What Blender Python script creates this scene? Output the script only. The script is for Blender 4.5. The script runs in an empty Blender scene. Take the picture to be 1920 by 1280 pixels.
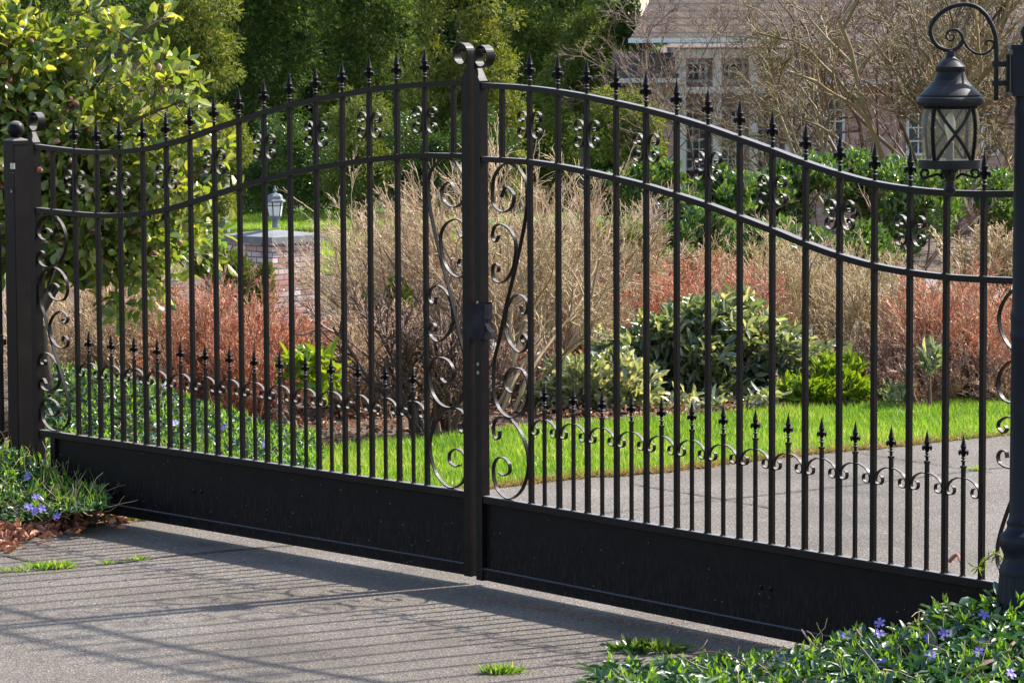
import bpy, math
import numpy as np
from math import radians as RAD, sin, cos, pi
S = bpy.context.scene
COL = S.collection

# ------------------------------------------------------------------ camera
F = 6500.0; PIT = 0.0911; ROL = 0.00487; H = 1.9247
cam_d = bpy.data.cameras.new('camera'); cam = bpy.data.objects.new('camera', cam_d); COL.objects.link(cam)
from mathutils import Matrix, Vector
cam.matrix_world = Matrix.Translation((0, 0, H)) @ Matrix.Rotation(pi/2 - PIT, 4, 'X') @ Matrix.Rotation(-ROL, 4, 'Z')
cam_d.sensor_width = 36; cam_d.lens = 36*F/1920; cam_d.clip_start = 0.5; cam_d.clip_end = 3000
S.camera = cam

# ------------------------------------------------------------------ sky, sun, exposure
SUN_AZ = RAD(61.8)      # to the right of straight ahead (+Y)
SUN_EL = RAD(44)
w = bpy.data.worlds.new('World'); S.world = w; w.use_nodes = True
nt = w.node_tree; bg = nt.nodes['Background']
sky = nt.nodes.new('ShaderNodeTexSky'); sky.sky_type = 'NISHITA'; sky.sun_disc = False
sky.sun_elevation = SUN_EL; sky.sun_rotation = SUN_AZ; sky.air_density = 1.0; sky.dust_density = 1.0
nt.links.new(sky.outputs[0], bg.inputs[0]); bg.inputs[1].default_value = 0.14
sd = bpy.data.lights.new('sun', 'SUN'); sd.energy = 4.5; sd.angle = RAD(1.2); sd.color = (1.0, 0.95, 0.86)
sun = bpy.data.objects.new('sun', sd); COL.objects.link(sun)
tosun = Vector((sin(SUN_AZ)*cos(SUN_EL), cos(SUN_AZ)*cos(SUN_EL), sin(SUN_EL)))
sun.rotation_euler = (-tosun).to_track_quat('-Z', 'Y').to_euler()
sun.location = (20, 20, 30)
S.view_settings.view_transform = 'Standard'; S.view_settings.look = 'None'
S.view_settings.exposure = 1.35; S.view_settings.gamma = 1
try:
    S.cycles.max_bounces = 6; S.cycles.diffuse_bounces = 3; S.cycles.glossy_bounces = 2
    S.cycles.transmission_bounces = 4; S.cycles.transparent_max_bounces = 12
except Exception: pass

# ------------------------------------------------------------------ pixel helpers (photo pixels, 1920 wide)
def ray(px, py):
    a = px-960; b = -(py-640); cr, sr = cos(ROL), sin(ROL)
    u = (a*cr + b*sr)/F; v = (-a*sr + b*cr)/F; c, s = cos(PIT), sin(PIT)
    return np.array([u, c+v*s, -s+v*c])
def at(px, py, D):
    r = ray(px, py); r = r*(D/r[1]); return np.array([r[0], r[1], r[2]+H])
def gnd(px, py, z=0.0):
    r = ray(px, py); t = (z-H)/r[2]; return np.array([r[0]*t, r[1]*t, z])
def zt(x, y):
    y = np.asarray(y, float)
    return -0.03*np.clip(y-17, 0, 33) + 0*np.asarray(x, float)

# ------------------------------------------------------------------ mesh helpers
def mkobj(name, verts, faces, mat, parent=None, smooth=False, attr=None, mats=None, midx=None):
    me = bpy.data.meshes.new(name)
    verts = np.asarray(verts, dtype=np.float32)
    if isinstance(faces, np.ndarray):
        n, k = faces.shape
        me.vertices.add(len(verts)); me.vertices.foreach_set('co', verts.ravel())
        me.loops.add(n*k); me.loops.foreach_set('vertex_index', faces.astype(np.int32).ravel())
        me.polygons.add(n); me.polygons.foreach_set('loop_start', np.arange(0, n*k, k, dtype=np.int32))
        me.update(calc_edges=True)
    else:
        me.from_pydata([tuple(map(float, v)) for v in verts], [], faces); me.update()
    if attr is not None:
        a = me.attributes.new('rnd', 'FLOAT', 'POINT'); a.data.foreach_set('value', np.asarray(attr, dtype=np.float32))
    for m in (mats or [mat]): me.materials.append(m)
    if midx is not None: me.polygons.foreach_set('material_index', np.asarray(midx, dtype=np.int32))
    if smooth: me.polygons.foreach_set('use_smooth', [True]*len(me.polygons))
    o = bpy.data.objects.new(name, me); COL.objects.link(o)
    if parent: o.parent = parent
    return o
def empty(name, loc=(0, 0, 0), rz=0.0):
    o = bpy.data.objects.new(name, None); COL.objects.link(o); o.location = loc; o.rotation_euler = (0, 0, rz)
    o.empty_display_size = 0.1
    return o
def tag(o, label=None, cat=None, group=None, kind=None):
    if label: o['label'] = label
    if cat: o['category'] = cat
    if group: o['group'] = group
    if kind: o['kind'] = kind
    return o

class MB:
    def __init__(s): s.v = []; s.f = []
    def add(s, V, Fs):
        b = len(s.v); s.v += [tuple(map(float, p)) for p in V]; s.f += [tuple(i+b for i in f) for f in Fs]
    def box(s, x0, x1, y0, y1, z0, z1, bev=0.0):
        if bev <= 0:
            V = [(x0,y0,z0),(x1,y0,z0),(x1,y1,z0),(x0,y1,z0),(x0,y0,z1),(x1,y0,z1),(x1,y1,z1),(x0,y1,z1)]
            s.add(V, [(0,3,2,1),(4,5,6,7),(0,1,5,4),(1,2,6,5),(2,3,7,6),(3,0,4,7)])
        else:   # octagonal prism along the longest axis: softened long edges
            d = [x1-x0, y1-y0, z1-z0]; ax = d.index(max(d)); o = [(1,2),(2,0),(0,1)][ax]
            lo = [x0,y0,z0]; hi = [x1,y1,z1]; a, b = o
            ring = [(lo[a]+bev,lo[b]),(hi[a]-bev,lo[b]),(hi[a],lo[b]+bev),(hi[a],hi[b]-bev),(hi[a]-bev,hi[b]),(lo[a]+bev,hi[b]),(lo[a],hi[b]-bev),(lo[a],lo[b]+bev)]
            V = []
            for e in (lo[ax], hi[ax]):
                for (p, q) in ring:
                    c = [0,0,0]; c[ax] = e; c[a] = p; c[b] = q; V.append(c)
            Fs = [tuple(reversed(range(8))), tuple(range(8, 16))] + [(i, (i+1) % 8, 8+(i+1) % 8, 8+i) for i in range(8)]
            s.add(V, Fs)
    def obb(s, P, Q, w_, t_, up=(0, 0, 1)):     # bar from P to Q, w_ across, t_ along up
        P = np.array(P, float); Q = np.array(Q, float); d = Q-P; L = np.linalg.norm(d); d /= L
        a = np.cross(d, up); n = np.linalg.norm(a)
        if n < 1e-6: a = np.cross(d, (1, 0, 0)); n = np.linalg.norm(a)
        a /= n; b = np.cross(a, d); V = []
        for e in (P, Q):
            for i, j in ((-1,-1),(1,-1),(1,1),(-1,1)): V.append(e + a*i*w_/2 + b*j*t_/2)
        s.add(V, [(0,3,2,1),(4,5,6,7),(0,1,5,4),(1,2,6,5),(2,3,7,6),(3,0,4,7)])
    def ribbon(s, pts, th, dep, y=0.0):   # pts in the x-z plane, th in plane, dep across (y)
        P = np.array(pts, float); T = np.gradient(P, axis=0); T /= np.linalg.norm(T, axis=1)[:, None]+1e-12
        N = np.stack([-T[:, 1], T[:, 0]], 1); V = []
        for p, n in zip(P, N):
            a = p+n*th/2; b = p-n*th/2
            V += [(a[0], y-dep/2, a[1]), (a[0], y+dep/2, a[1]), (b[0], y+dep/2, b[1]), (b[0], y-dep/2, b[1])]
        Fs = []; n = len(P)
        for i in range(n-1):
            for j in range(4): Fs.append((i*4+j, i*4+(j+1) % 4, i*4+4+(j+1) % 4, i*4+4+j))
        Fs += [(3,2,1,0), tuple(4*(n-1)+j for j in range(4))]
        s.add(V, Fs)
    def tube(s, pts, r, n=8, cap=True):
        P = np.array(pts, float); r = np.broadcast_to(np.array(r, float), (len(P),))
        T = np.gradient(P, axis=0); T /= np.linalg.norm(T, axis=1)[:, None]+1e-12
        ref = np.array([0.0, 0, 1.0]) if abs(T[0][2]) < .9 else np.array([0, 1.0, 0])
        a = np.cross(T[0], ref); a /= np.linalg.norm(a); V = []
        for p, t, rr in zip(P, T, r):
            a = a - t*np.dot(a, t); a /= np.linalg.norm(a)+1e-12; b = np.cross(t, a)
            for k in range(n): V.append(p + rr*(a*cos(2*pi*k/n)+b*sin(2*pi*k/n)))
        m = len(P); Fs = [(i*n+k, i*n+(k+1) % n, (i+1)*n+(k+1) % n, (i+1)*n+k) for i in range(m-1) for k in range(n)]
        if cap: Fs += [tuple(reversed(range(n))), tuple((m-1)*n+k for k in range(n))]
        s.add(V, Fs)
    def lathe(s, prof, c=(0, 0, 0), n=16, rot=0.0, axis=None):  # prof: (r, z)
        V = []; m = len(prof)
        for r, z in prof:
            for k in range(n):
                a = rot+2*pi*k/n; V.append((c[0]+r*cos(a), c[1]+r*sin(a), c[2]+z))
        Fs = [(i*n+k, i*n+(k+1) % n, (i+1)*n+(k+1) % n, (i+1)*n+k) for i in range(m-1) for k in range(n)]
        Fs += [tuple(reversed(range(n))), tuple((m-1)*n+k for k in range(n))]
        s.add(V, Fs)
    def ball(s, c, r, n=12, sc=(1, 1, 1)):
        m = n//2; V = [(c[0], c[1], c[2]-r*sc[2])]
        for i in range(1, m):
            t = -pi/2+pi*i/m
            for k in range(n): V.append((c[0]+r*sc[0]*cos(t)*cos(2*pi*k/n), c[1]+r*sc[1]*cos(t)*sin(2*pi*k/n), c[2]+r*sc[2]*sin(t)))
        V.append((c[0], c[1], c[2]+r*sc[2])); L = len(V)-1
        Fs = [(0, 1+(k+1) % n, 1+k) for k in range(n)]
        for i in range(m-2): Fs += [(1+i*n+k, 1+i*n+(k+1) % n, 1+(i+1)*n+(k+1) % n, 1+(i+1)*n+k) for k in range(n)]
        Fs += [(L, 1+(m-2)*n+k, 1+(m-2)*n+(k+1) % n) for k in range(n)]
        s.add(V, Fs)
    def prism(s, poly, y0, y1):   # polygon in x-z, extruded in y
        n = len(poly); V = [(p[0], y0, p[1]) for p in poly]+[(p[0], y1, p[1]) for p in poly]
        s.add(V, [tuple(range(n)), tuple(reversed(range(n, 2*n)))]+[(i, n+i, n+(i+1) % n, (i+1) % n) for i in range(n)])
    def build(s, name, mat, parent=None, smooth=False):
        o = mkobj(name, s.v, s.f, mat, parent)
        import bmesh
        bm = bmesh.new(); bm.from_mesh(o.data); bmesh.ops.recalc_face_normals(bm, faces=bm.faces); bm.to_mesh(o.data); bm.free()
        if smooth:
            me = o.data; me.polygons.foreach_set('use_smooth', [True]*len(me.polygons))
            try: me.set_sharp_from_angle(angle=RAD(38))
            except Exception: pass
        return o

def spline(P, n=6):
    P = np.array(P, float); out = []; m = len(P)
    for i in range(m-1):
        p0 = P[max(i-1, 0)]; p1 = P[i]; p2 = P[i+1]; p3 = P[min(i+2, m-1)]
        for k in range(n):
            t = k/n; out.append(.5*((2*p1)+(-p0+p2)*t+(2*p0-5*p1+4*p2-p3)*t*t+(-p0+3*p1-3*p2+p3)*t**3))
    out.append(P[-1]); return np.array(out)

# ------------------------------------------------------------------ materials
def newmat(name):
    m = bpy.data.materials.new(name); m.use_nodes = True; nt = m.node_tree
    return m, nt, nt.nodes['Principled BSDF']
def setp(b, **k):
    for a, v in k.items():
        if a in b.inputs: b.inputs[a].default_value = v
def nn(nt, t, **k):
    n = nt.nodes.new(t)
    for a, v in k.items(): setattr(n, a, v)
    return n
def ramp(nt, cols, src=None, interp='LINEAR'):
    r = nt.nodes.new('ShaderNodeValToRGB'); e = r.color_ramp.elements; r.color_ramp.interpolation = interp
    while len(e) < len(cols): e.new(.5)
    for i, (p, c) in enumerate(cols): e[i].position = p; e[i].color = (*c, 1)
    if src is not None: nt.links.new(src, r.inputs[0])
    return r
def noise(nt, scale, detail=3, rough=.5, vec=None, dist=0.0):
    n = nt.nodes.new('ShaderNodeTexNoise'); n.inputs['Scale'].default_value = scale; n.inputs['Detail'].default_value = detail
    n.inputs['Roughness'].default_value = rough; n.inputs['Distortion'].default_value = dist
    if vec is not None: nt.links.new(vec, n.inputs['Vector'])
    return n
def bump(nt, b, h, strength, dist):
    u = nt.nodes.new('ShaderNodeBump'); u.inputs['Strength'].default_value = strength; u.inputs['Distance'].default_value = dist
    nt.links.new(h, u.inputs['Height']); nt.links.new(u.outputs[0], b.inputs['Normal'])
def objvec(nt, scale=(1, 1, 1)):
    tc = nt.nodes.new('ShaderNodeTexCoord'); mp = nt.nodes.new('ShaderNodeMapping'); mp.inputs['Scale'].default_value = scale
    nt.links.new(tc.outputs['Object'], mp.inputs[0]); return mp.outputs[0]

def paint(name, c, rough=.35, grime=None, streak=False, spec=.5, lit_top_dust=0):
    m, nt, b = newmat(name); v = objvec(nt, (1, 1, 1)); n = noise(nt, 14, 5, .6, v)
    c2 = grime or tuple(x*1.8 for x in c)
    r = ramp(nt, [(.45, c), (.8, c2)], n.outputs[0]); last = r.outputs[0]
    if streak:
        vs = objvec(nt, (170, 170, 22)); ns = noise(nt, 1, 5, .75, vs)
        tc = nt.nodes.new('ShaderNodeTexCoord'); sp = nt.nodes.new('ShaderNodeSeparateXYZ'); nt.links.new(tc.outputs['Object'], sp.inputs[0])
        mr = nt.nodes.new('ShaderNodeMapRange'); mr.inputs[1].default_value = .3; mr.inputs[2].default_value = .06; mr.inputs[3].default_value = .04; mr.inputs[4].default_value = .8
        nt.links.new(sp.outputs[2], mr.inputs[0])
        rs = ramp(nt, [(.5, (0, 0, 0)), (.72, (1, 1, 1))], ns.outputs[0])
        mu = nn(nt, 'ShaderNodeMath', operation='MULTIPLY'); nt.links.new(rs.outputs[0], mu.inputs[0]); nt.links.new(mr.outputs[0], mu.inputs[1])
        mx = nn(nt, 'ShaderNodeMix', data_type='RGBA'); nt.links.new(mu.outputs[0], mx.inputs[0]); nt.links.new(last, mx.inputs[6]); mx.inputs[7].default_value = (.048, .038, .031, 1)
        vo = nt.nodes.new('ShaderNodeTexVoronoi'); vo.inputs['Scale'].default_value = 42; nt.links.new(objvec(nt, (1, 1, .8)), vo.inputs['Vector'])
        rv = ramp(nt, [(.0, (1, 1, 1)), (.06, (.6, .6, .6)), (.09, (0, 0, 0))], vo.outputs['Distance'])
        sel = ramp(nt, [(.53, (0, 0, 0)), (.56, (1, 1, 1))], noise(nt, 23, 2, .5, v).outputs[0])
        m2 = nn(nt, 'ShaderNodeMath', operation='MULTIPLY'); nt.links.new(rv.outputs[0], m2.inputs[0]); nt.links.new(sel.outputs[0], m2.inputs[1])
        mx2 = nn(nt, 'ShaderNodeMix', data_type='RGBA'); nt.links.new(m2.outputs[0], mx2.inputs[0]); nt.links.new(mx.outputs[2], mx2.inputs[6]); mx2.inputs[7].default_value = (.32, .3, .27, 1)
        last = mx2.outputs[2]
    if lit_top_dust:  # pale dusty tint on upward faces, painting in the brightness of sunlit tops
        ge = nt.nodes.new('ShaderNodeNewGeometry'); sz = nt.nodes.new('ShaderNodeSeparateXYZ'); nt.links.new(ge.outputs['True Normal'], sz.inputs[0])
        dr = nt.nodes.new('ShaderNodeMapRange'); dr.inputs[1].default_value = .55; dr.inputs[2].default_value = .95; dr.inputs[4].default_value = lit_top_dust; nt.links.new(sz.outputs[2], dr.inputs[0])
        dx = nn(nt, 'ShaderNodeMix', data_type='RGBA'); nt.links.new(dr.outputs[0], dx.inputs[0]); nt.links.new(last, dx.inputs[6]); dx.inputs[7].default_value = (.2, .18, .175, 1); last = dx.outputs[2]
    nt.links.new(last, b.inputs['Base Color'])
    rr = nt.nodes.new('ShaderNodeMapRange'); rr.inputs[3].default_value = rough-.07; rr.inputs[4].default_value = rough+.2
    nt.links.new(n.outputs[0], rr.inputs[0]); nt.links.new(rr.outputs[0], b.inputs['Roughness'])
    bump(nt, b, noise(nt, 160, 3, .6, v).outputs[0], .12, .002)
    setp(b, **{'Specular IOR Level': spec})
    return m
M = {}
M['black'] = paint('black gate paint', (.0062, .0042, .0040), .36, (.012, .0085, .0078), spec=.11, lit_top_dust=.9)
M['panel'] = paint('dusty black panel paint', (.0048, .0038, .0046), .42, (.010, .0082, .0078), True, .07, lit_top_dust=.7)
M['slate'] = paint('blue black lamp post paint', (.006, .008, .013), .4, (.011, .014, .021), spec=.16)
M['slate2'] = paint('dark charcoal lantern paint', (.008, .0082, .009), .45, (.02, .019, .018), spec=.16, lit_top_dust=.3)
M['strap'] = paint('black webbing', (.016, .015, .017), .9, (.04, .038, .04), spec=.1)
M['rust'] = paint('rust', (.22, .05, .02), .8, (.4, .14, .06))
M['steel'] = paint('zinc bolt', (.35, .34, .3), .35, (.5, .48, .4)); M['steel'].node_tree.nodes['Principled BSDF'].inputs['Metallic'].default_value = .7
M['olivepost'] = paint('weathered timber', (.12, .1, .06), .8, (.25, .21, .13))
M['white'] = paint('white trim paint', (.62, .66, .64), .5, (.78, .8, .78))
M['cream'] = paint('cream column paint', (.64, .57, .5), .6, (.72, .66, .6))
M['greymetal'] = paint('grey lantern metal', (.12, .125, .135), .35, (.24, .25, .26))
M['capstone'] = paint('grey capstone', (.14, .14, .145), .8, (.24, .23, .22))

def leafmat(name, cols, rough=.35, trans=.3, tcol=None, spec=.5, huev=None):
    m, nt, b = newmat(name)
    a = nn(nt, 'ShaderNodeAttribute', attribute_name='rnd')
    r = ramp(nt, [(i/(len(cols)-1), c) for i, c in enumerate(cols)], a.outputs['Fac'])
    nt.links.new(r.outputs[0], b.inputs['Base Color']); setp(b, Roughness=rough, **{'Specular IOR Level': spec})
    t = nt.nodes.new('ShaderNodeBsdfTranslucent')
    mul = nn(nt, 'ShaderNodeMix', data_type='RGBA', blend_type='MULTIPLY'); mul.inputs[0].default_value = 1
    nt.links.new(r.outputs[0], mul.inputs[6]); mul.inputs[7].default_value = (*(tcol or (2.2, 2.4, .9)), 1)
    nt.links.new(mul.outputs[2], t.inputs[0])
    mx = nt.nodes.new('ShaderNodeMixShader'); mx.inputs[0].default_value = trans
    nt.links.new(b.outputs[0], mx.inputs[1]); nt.links.new(t.outputs[0], mx.inputs[2])
    nt.links.new(mx.outputs[0], nt.nodes['Material Output'].inputs[0])
    return m
def twigmat(name, cols, rough=.6):
    m, nt, b = newmat(name)
    a = nn(nt, 'ShaderNodeAttribute', attribute_name='rnd')
    r = ramp(nt, [(i/(len(cols)-1), c) for i, c in enumerate(cols)], a.outputs['Fac'])
    nt.links.new(r.outputs[0], b.inputs['Base Color']); setp(b, Roughness=rough, **{'Specular IOR Level': .4})
    return m
M['camellia'] = leafmat('camellia leaf', [(.06, .105, .025), (.13, .19, .035), (.27, .29, .07), (.45, .42, .13)], .28, .4, (1.9, 1.75, .6), .7)
M['peri'] = leafmat('periwinkle leaf', [(.018, .05, .028), (.03, .075, .04), (.05, .1, .04), (.14, .2, .04)], .4, .2, (1.8, 2.1, .6), .55)
M['perinew'] = leafmat('periwinkle new shoot', [(.13, .24, .02), (.22, .33, .03)], .4, .4, (1.6, 1.8, .6))
M['violet'] = leafmat('violet petal', [(.16, .11, .42), (.27, .21, .56)], .5, .3, (1.3, 1.3, 1.3))
M['grass'] = leafmat('grass blade', [(.07, .15, .012), (.13, .24, .018), (.2, .31, .025), (.42, .4, .13)], .45, .36, (1.9, 1.9, .7))
M['drygrass'] = leafmat('dry grass blade', [(.2, .14, .05), (.38, .28, .12), (.3, .26, .07)], .5, .3, (1.3, 1.2, .8))
M['deadleaf'] = leafmat('dead leaf', [(.17, .06, .035), (.34, .13, .07), (.5, .25, .15)], .6, .15, (1.2, 1, .7))
M['conifer'] = leafmat('dark conifer spray', [(.035, .075, .022), (.08, .14, .035), (.17, .21, .05), (.4, .38, .12)], .5, .42, (1.6, 1.7, .6), .3)
M['conifer2'] = leafmat('olive conifer spray', [(.07, .10, .03), (.15, .18, .045), (.28, .28, .07), (.48, .43, .14)], .5, .42, (1.6, 1.6, .5), .3)
M['conifer3'] = leafmat('yellow green conifer spray', [(.08, .11, .025), (.17, .2, .04), (.3, .3, .07)], .5, .3, (1.6, 1.6, .6), .3)
M['laurel'] = leafmat('laurel leaf', [(.024, .055, .012), (.05, .1, .02), (.1, .17, .035), (.22, .27, .09)], .3, .3, (1.9, 1.8, .6), .7)
M['rhodo'] = leafmat('rhododendron leaf', [(.055, .09, .05), (.12, .155, .085), (.25, .27, .165), (.46, .42, .29)], .3, .33, (2.0, 1.9, .7), .8)
M['yellowleaf'] = leafmat('yellow green leaf', [(.09, .16, .015), (.17, .24, .02), (.3, .3, .03)], .35, .35, (1.7, 1.7, .5))
M['coralleaf'] = leafmat('coral twig tip', [(.28, .075, .04), (.46, .12, .065), (.55, .3, .18)], .5, .3, (1.4, 1.1, .9))
M['rustleaf'] = leafmat('dry rusty leaf', [(.13, .06, .035), (.27, .14, .08), (.46, .31, .19)], .6, .2, (1.3, 1, .8))
M['bud'] = leafmat('brown flower bud', [(.1, .035, .025), (.2, .07, .045), (.5, .32, .26)], .5, .1, (1.2, 1, 1))
M['tan'] = twigmat('tan twig', [(.14, .09, .04), (.36, .25, .12), (.58, .44, .24)])
M['pinktan'] = twigmat('pinkish twig', [(.13, .075, .04), (.33, .21, .115), (.58, .43, .26)])
M['coral'] = twigmat('coral red twig', [(.17, .075, .04), (.4, .13, .07), (.56, .37, .22)])
M['brown'] = twigmat('brown twig', [(.09, .045, .03), (.2, .11, .075), (.36, .22, .15)])
M['darktwig'] = twigmat('dark red brown stem', [(.06, .03, .022), (.11, .055, .04), (.2, .12, .08)])
M['moss'] = twigmat('mossy bark', [(.08, .055, .025), (.16, .11, .04), (.28, .2, .09)])
M['farwig'] = twigmat('brown pink far twig', [(.07, .04, .025), (.14, .08, .055), (.24, .15, .1)])
M['bark'] = twigmat('brown bark', [(.06, .04, .025), (.11, .075, .05), (.18, .13, .09)])

def ground_mat():
    m, nt, b = newmat('garden soil'); v = objvec(nt); n = noise(nt, 3, 6, .65, v)
    r = ramp(nt, [(.3, (.05, .032, .02)), (.55, (.11, .07, .045)), (.75, (.19, .125, .08))], n.outputs[0]); nt.links.new(r.outputs[0], b.inputs[0])
    setp(b, Roughness=.95); bump(nt, b, noise(nt, 30, 5, .7, v).outputs[0], .8, .03); return m
def turf_mat():
    m, nt, b = newmat('turf'); v = objvec(nt); n = noise(nt, 9, 5, .7, v)
    r = ramp(nt, [(.3, (.07, .16, .012)), (.7, (.14, .26, .02))], n.outputs[0]); nt.links.new(r.outputs[0], b.inputs[0])
    setp(b, Roughness=.8); bump(nt, b, noise(nt, 60, 4, .7, v).outputs[0], 1, .03); return m
def concrete_mat(name, base=(.11, .091, .075), k=1.0):
    m, nt, b = newmat(name); v = objvec(nt)
    vo = nt.nodes.new('ShaderNodeTexVoronoi'); vo.inputs['Scale'].default_value = 150; nt.links.new(v, vo.inputs['Vector'])
    g = ramp(nt, [(0, tuple(x*.62 for x in base)), (.42, tuple(x*.94 for x in base)), (.6, tuple(x*1.08 for x in base)), (.88, tuple(min(1, x*1.35) for x in base)), (1, tuple(min(1, x*2.3) for x in base))], None)
    sep = nt.nodes.new('ShaderNodeSeparateColor'); nt.links.new(vo.outputs['Color'], sep.inputs[0]); nt.links.new(sep.outputs[0], g.inputs[0])
    big = noise(nt, 1.1, 6, .62, v); rb = ramp(nt, [(.3, (.5, .46, .41)), (.45, (.88, .85, .8)), (.58, (1.06, 1.05, 1.04)), (.7, (1.32, 1.32, 1.34))], big.outputs[0])
    mx = nn(nt, 'ShaderNodeMix', data_type='RGBA', blend_type='MULTIPLY'); mx.inputs[0].default_value = 1
    nt.links.new(g.outputs[0], mx.inputs[6]); nt.links.new(rb.outputs[0], mx.inputs[7])
    st = noise(nt, 2.6, 5, .6, v, .6); rs = ramp(nt, [(.56, (0, 0, 0)), (.72, (.55, .55, .55))], st.outputs[0])
    mx2 = nn(nt, 'ShaderNodeMix', data_type='RGBA'); nt.links.new(rs.outputs[0], mx2.inputs[0]); nt.links.new(mx.outputs[2], mx2.inputs[6]); mx2.inputs[7].default_value = (.1, .08, .05, 1)
    nt.links.new(mx2.outputs[2], b.inputs[0]); setp(b, Roughness=.82)
    bump(nt, b, vo.outputs['Distance'], .7, .006); return m
def brick_mat(name, bw, rh, c1, c2, mo, msz=.008):
    m, nt, b = newmat(name)
    tc = nt.nodes.new('ShaderNodeTexCoord')
    # brick pattern wraps each wall: x+y as the running length, z as height
    sp = nt.nodes.new('ShaderNodeSeparateXYZ'); nt.links.new(tc.outputs['Object'], sp.inputs[0])
    ad = nn(nt, 'ShaderNodeMath', operation='ADD'); nt.links.new(sp.outputs[0], ad.inputs[0]); nt.links.new(sp.outputs[1], ad.inputs[1])
    cb = nt.nodes.new('ShaderNodeCombineXYZ'); nt.links.new(ad.outputs[0], cb.inputs[0]); nt.links.new(sp.outputs[2], cb.inputs[1])
    br = nt.nodes.new('ShaderNodeTexBrick'); nt.links.new(cb.outputs[0], br.inputs['Vector'])
    br.inputs['Scale'].default_value = 1; br.inputs['Brick Width'].default_value = bw; br.inputs['Row Height'].default_value = rh
    br.inputs['Mortar Size'].default_value = msz; br.inputs['Color1'].default_value = (*c1, 1); br.inputs['Color2'].default_value = (*c2, 1); br.inputs['Mortar'].default_value = (*mo, 1)
    n = noise(nt, 6, 5, .7, tc.outputs['Object']); r = ramp(nt, [(.3, (.7, .7, .7)), (.7, (1.35, 1.35, 1.4))], n.outputs[0])
    mx = nn(nt, 'ShaderNodeMix', data_type='RGBA', blend_type='MULTIPLY'); mx.inputs[0].default_value = 1
    nt.links.new(br.outputs[0], mx.inputs[6]); nt.links.new(r.outputs[0], mx.inputs[7]); nt.links.new(mx.outputs[2], b.inputs[0])
    setp(b, Roughness=.85); return m
M['soil'] = ground_mat(); M['turf'] = turf_mat(); M['concrete'] = concrete_mat('exposed aggregate concrete'); M['road'] = concrete_mat('pale road', (.24, .23, .22))
M['pillarbrick'] = brick_mat('pillar brick', .115, .042, (.3, .12, .09), (.5, .42, .39), (.1, .085, .075), .005)
M['housebrick'] = brick_mat('house brick', .2, .07, (.42, .22, .16), (.52, .34, .27), (.42, .35, .29))
M['shingle'] = brick_mat('cedar shingle', .16, .1, (.055, .034, .023), (.1, .064, .043), (.02, .013, .009), .012)
M['joint'] = paint('dark joint dirt', (.012, .01, .008), .95, (.04, .03, .02))
def glassmat(name, col, alpha=.75, rough=.08):
    m, nt, b = newmat(name); out = nt.nodes['Material Output']
    t = nt.nodes.new('ShaderNodeBsdfTransparent'); t.inputs[0].default_value = (*col, 1)
    setp(b, Roughness=rough, **{'Base Color': (*[c*(.9 if alpha < .5 else .55) for c in col], 1), 'Specular IOR Level': .6})
    bump(nt, b, noise(nt, 90, 3, .6, objvec(nt)).outputs[0], .5, .003)
    mx = nt.nodes.new('ShaderNodeMixShader'); mx.inputs[0].default_value = 1-alpha
    nt.links.new(t.outputs[0], mx.inputs[1]); nt.links.new(b.outputs[0], mx.inputs[2]); nt.links.new(mx.outputs[0], out.inputs[0]); return m
M['glass'] = glassmat('seeded lantern glass', (.92, .87, .72), .84)
M['milkglass'] = glassmat('pale lantern glass', (.9, .9, .85), .25, .3)
def plain(name, c, rough=.5):
    m, nt, b = newmat(name); v = objvec(nt); n = noise(nt, 8, 4, .6, v)
    r = ramp(nt, [(.35, tuple(x*.8 for x in c)), (.7, tuple(min(1, x*1.2) for x in c))], n.outputs[0]); nt.links.new(r.outputs[0], b.inputs[0]); setp(b, Roughness=rough); return m
M['window'] = plain('dark window glass', (.05, .08, .08), .08)
M['bulb'] = plain('frosted bulb', (.75, .75, .72), .3)
M['shade'] = plain('dark interior', (.02, .02, .02), .8)

# ------------------------------------------------------------------ ground, drive, lawn
xs = np.linspace(-60, 60, 61); ys = np.concatenate([np.linspace(-10, 17, 10), np.linspace(18, 50, 17), [60, 80, 120, 200, 400, 900]])
V = []; 
for y in ys:
    k = 1 if y < 60 else y/50
    for x in xs: V.append((x*k, y, float(zt(x, y))-.012))
nx = len(xs); Fs = np.array([(j*nx+i, j*nx+i+1, (j+1)*nx+i+1, (j+1)*nx+i) for j in range(len(ys)-1) for i in range(nx-1)])
tag(mkobj('ground', V, Fs, M['soil']), kind='structure')

def sheet(name, poly, z, mat, kind='structure'):
    o = mkobj(name, [(p[0], p[1], z(p[0], p[1]) if callable(z) else z) for p in poly], [tuple(range(len(poly)))], mat); tag(o, kind=kind); return o
edge_px = [(-700, 1105), (0, 1018), (190, 985), (300, 974), (600, 948), (925, 914), (1092, 895), (1219, 887), (1336, 873), (1520, 851), (1684, 836), (1900, 815), (2600, 768)]
edge = [gnd(*p) for p in edge_px]
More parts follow.
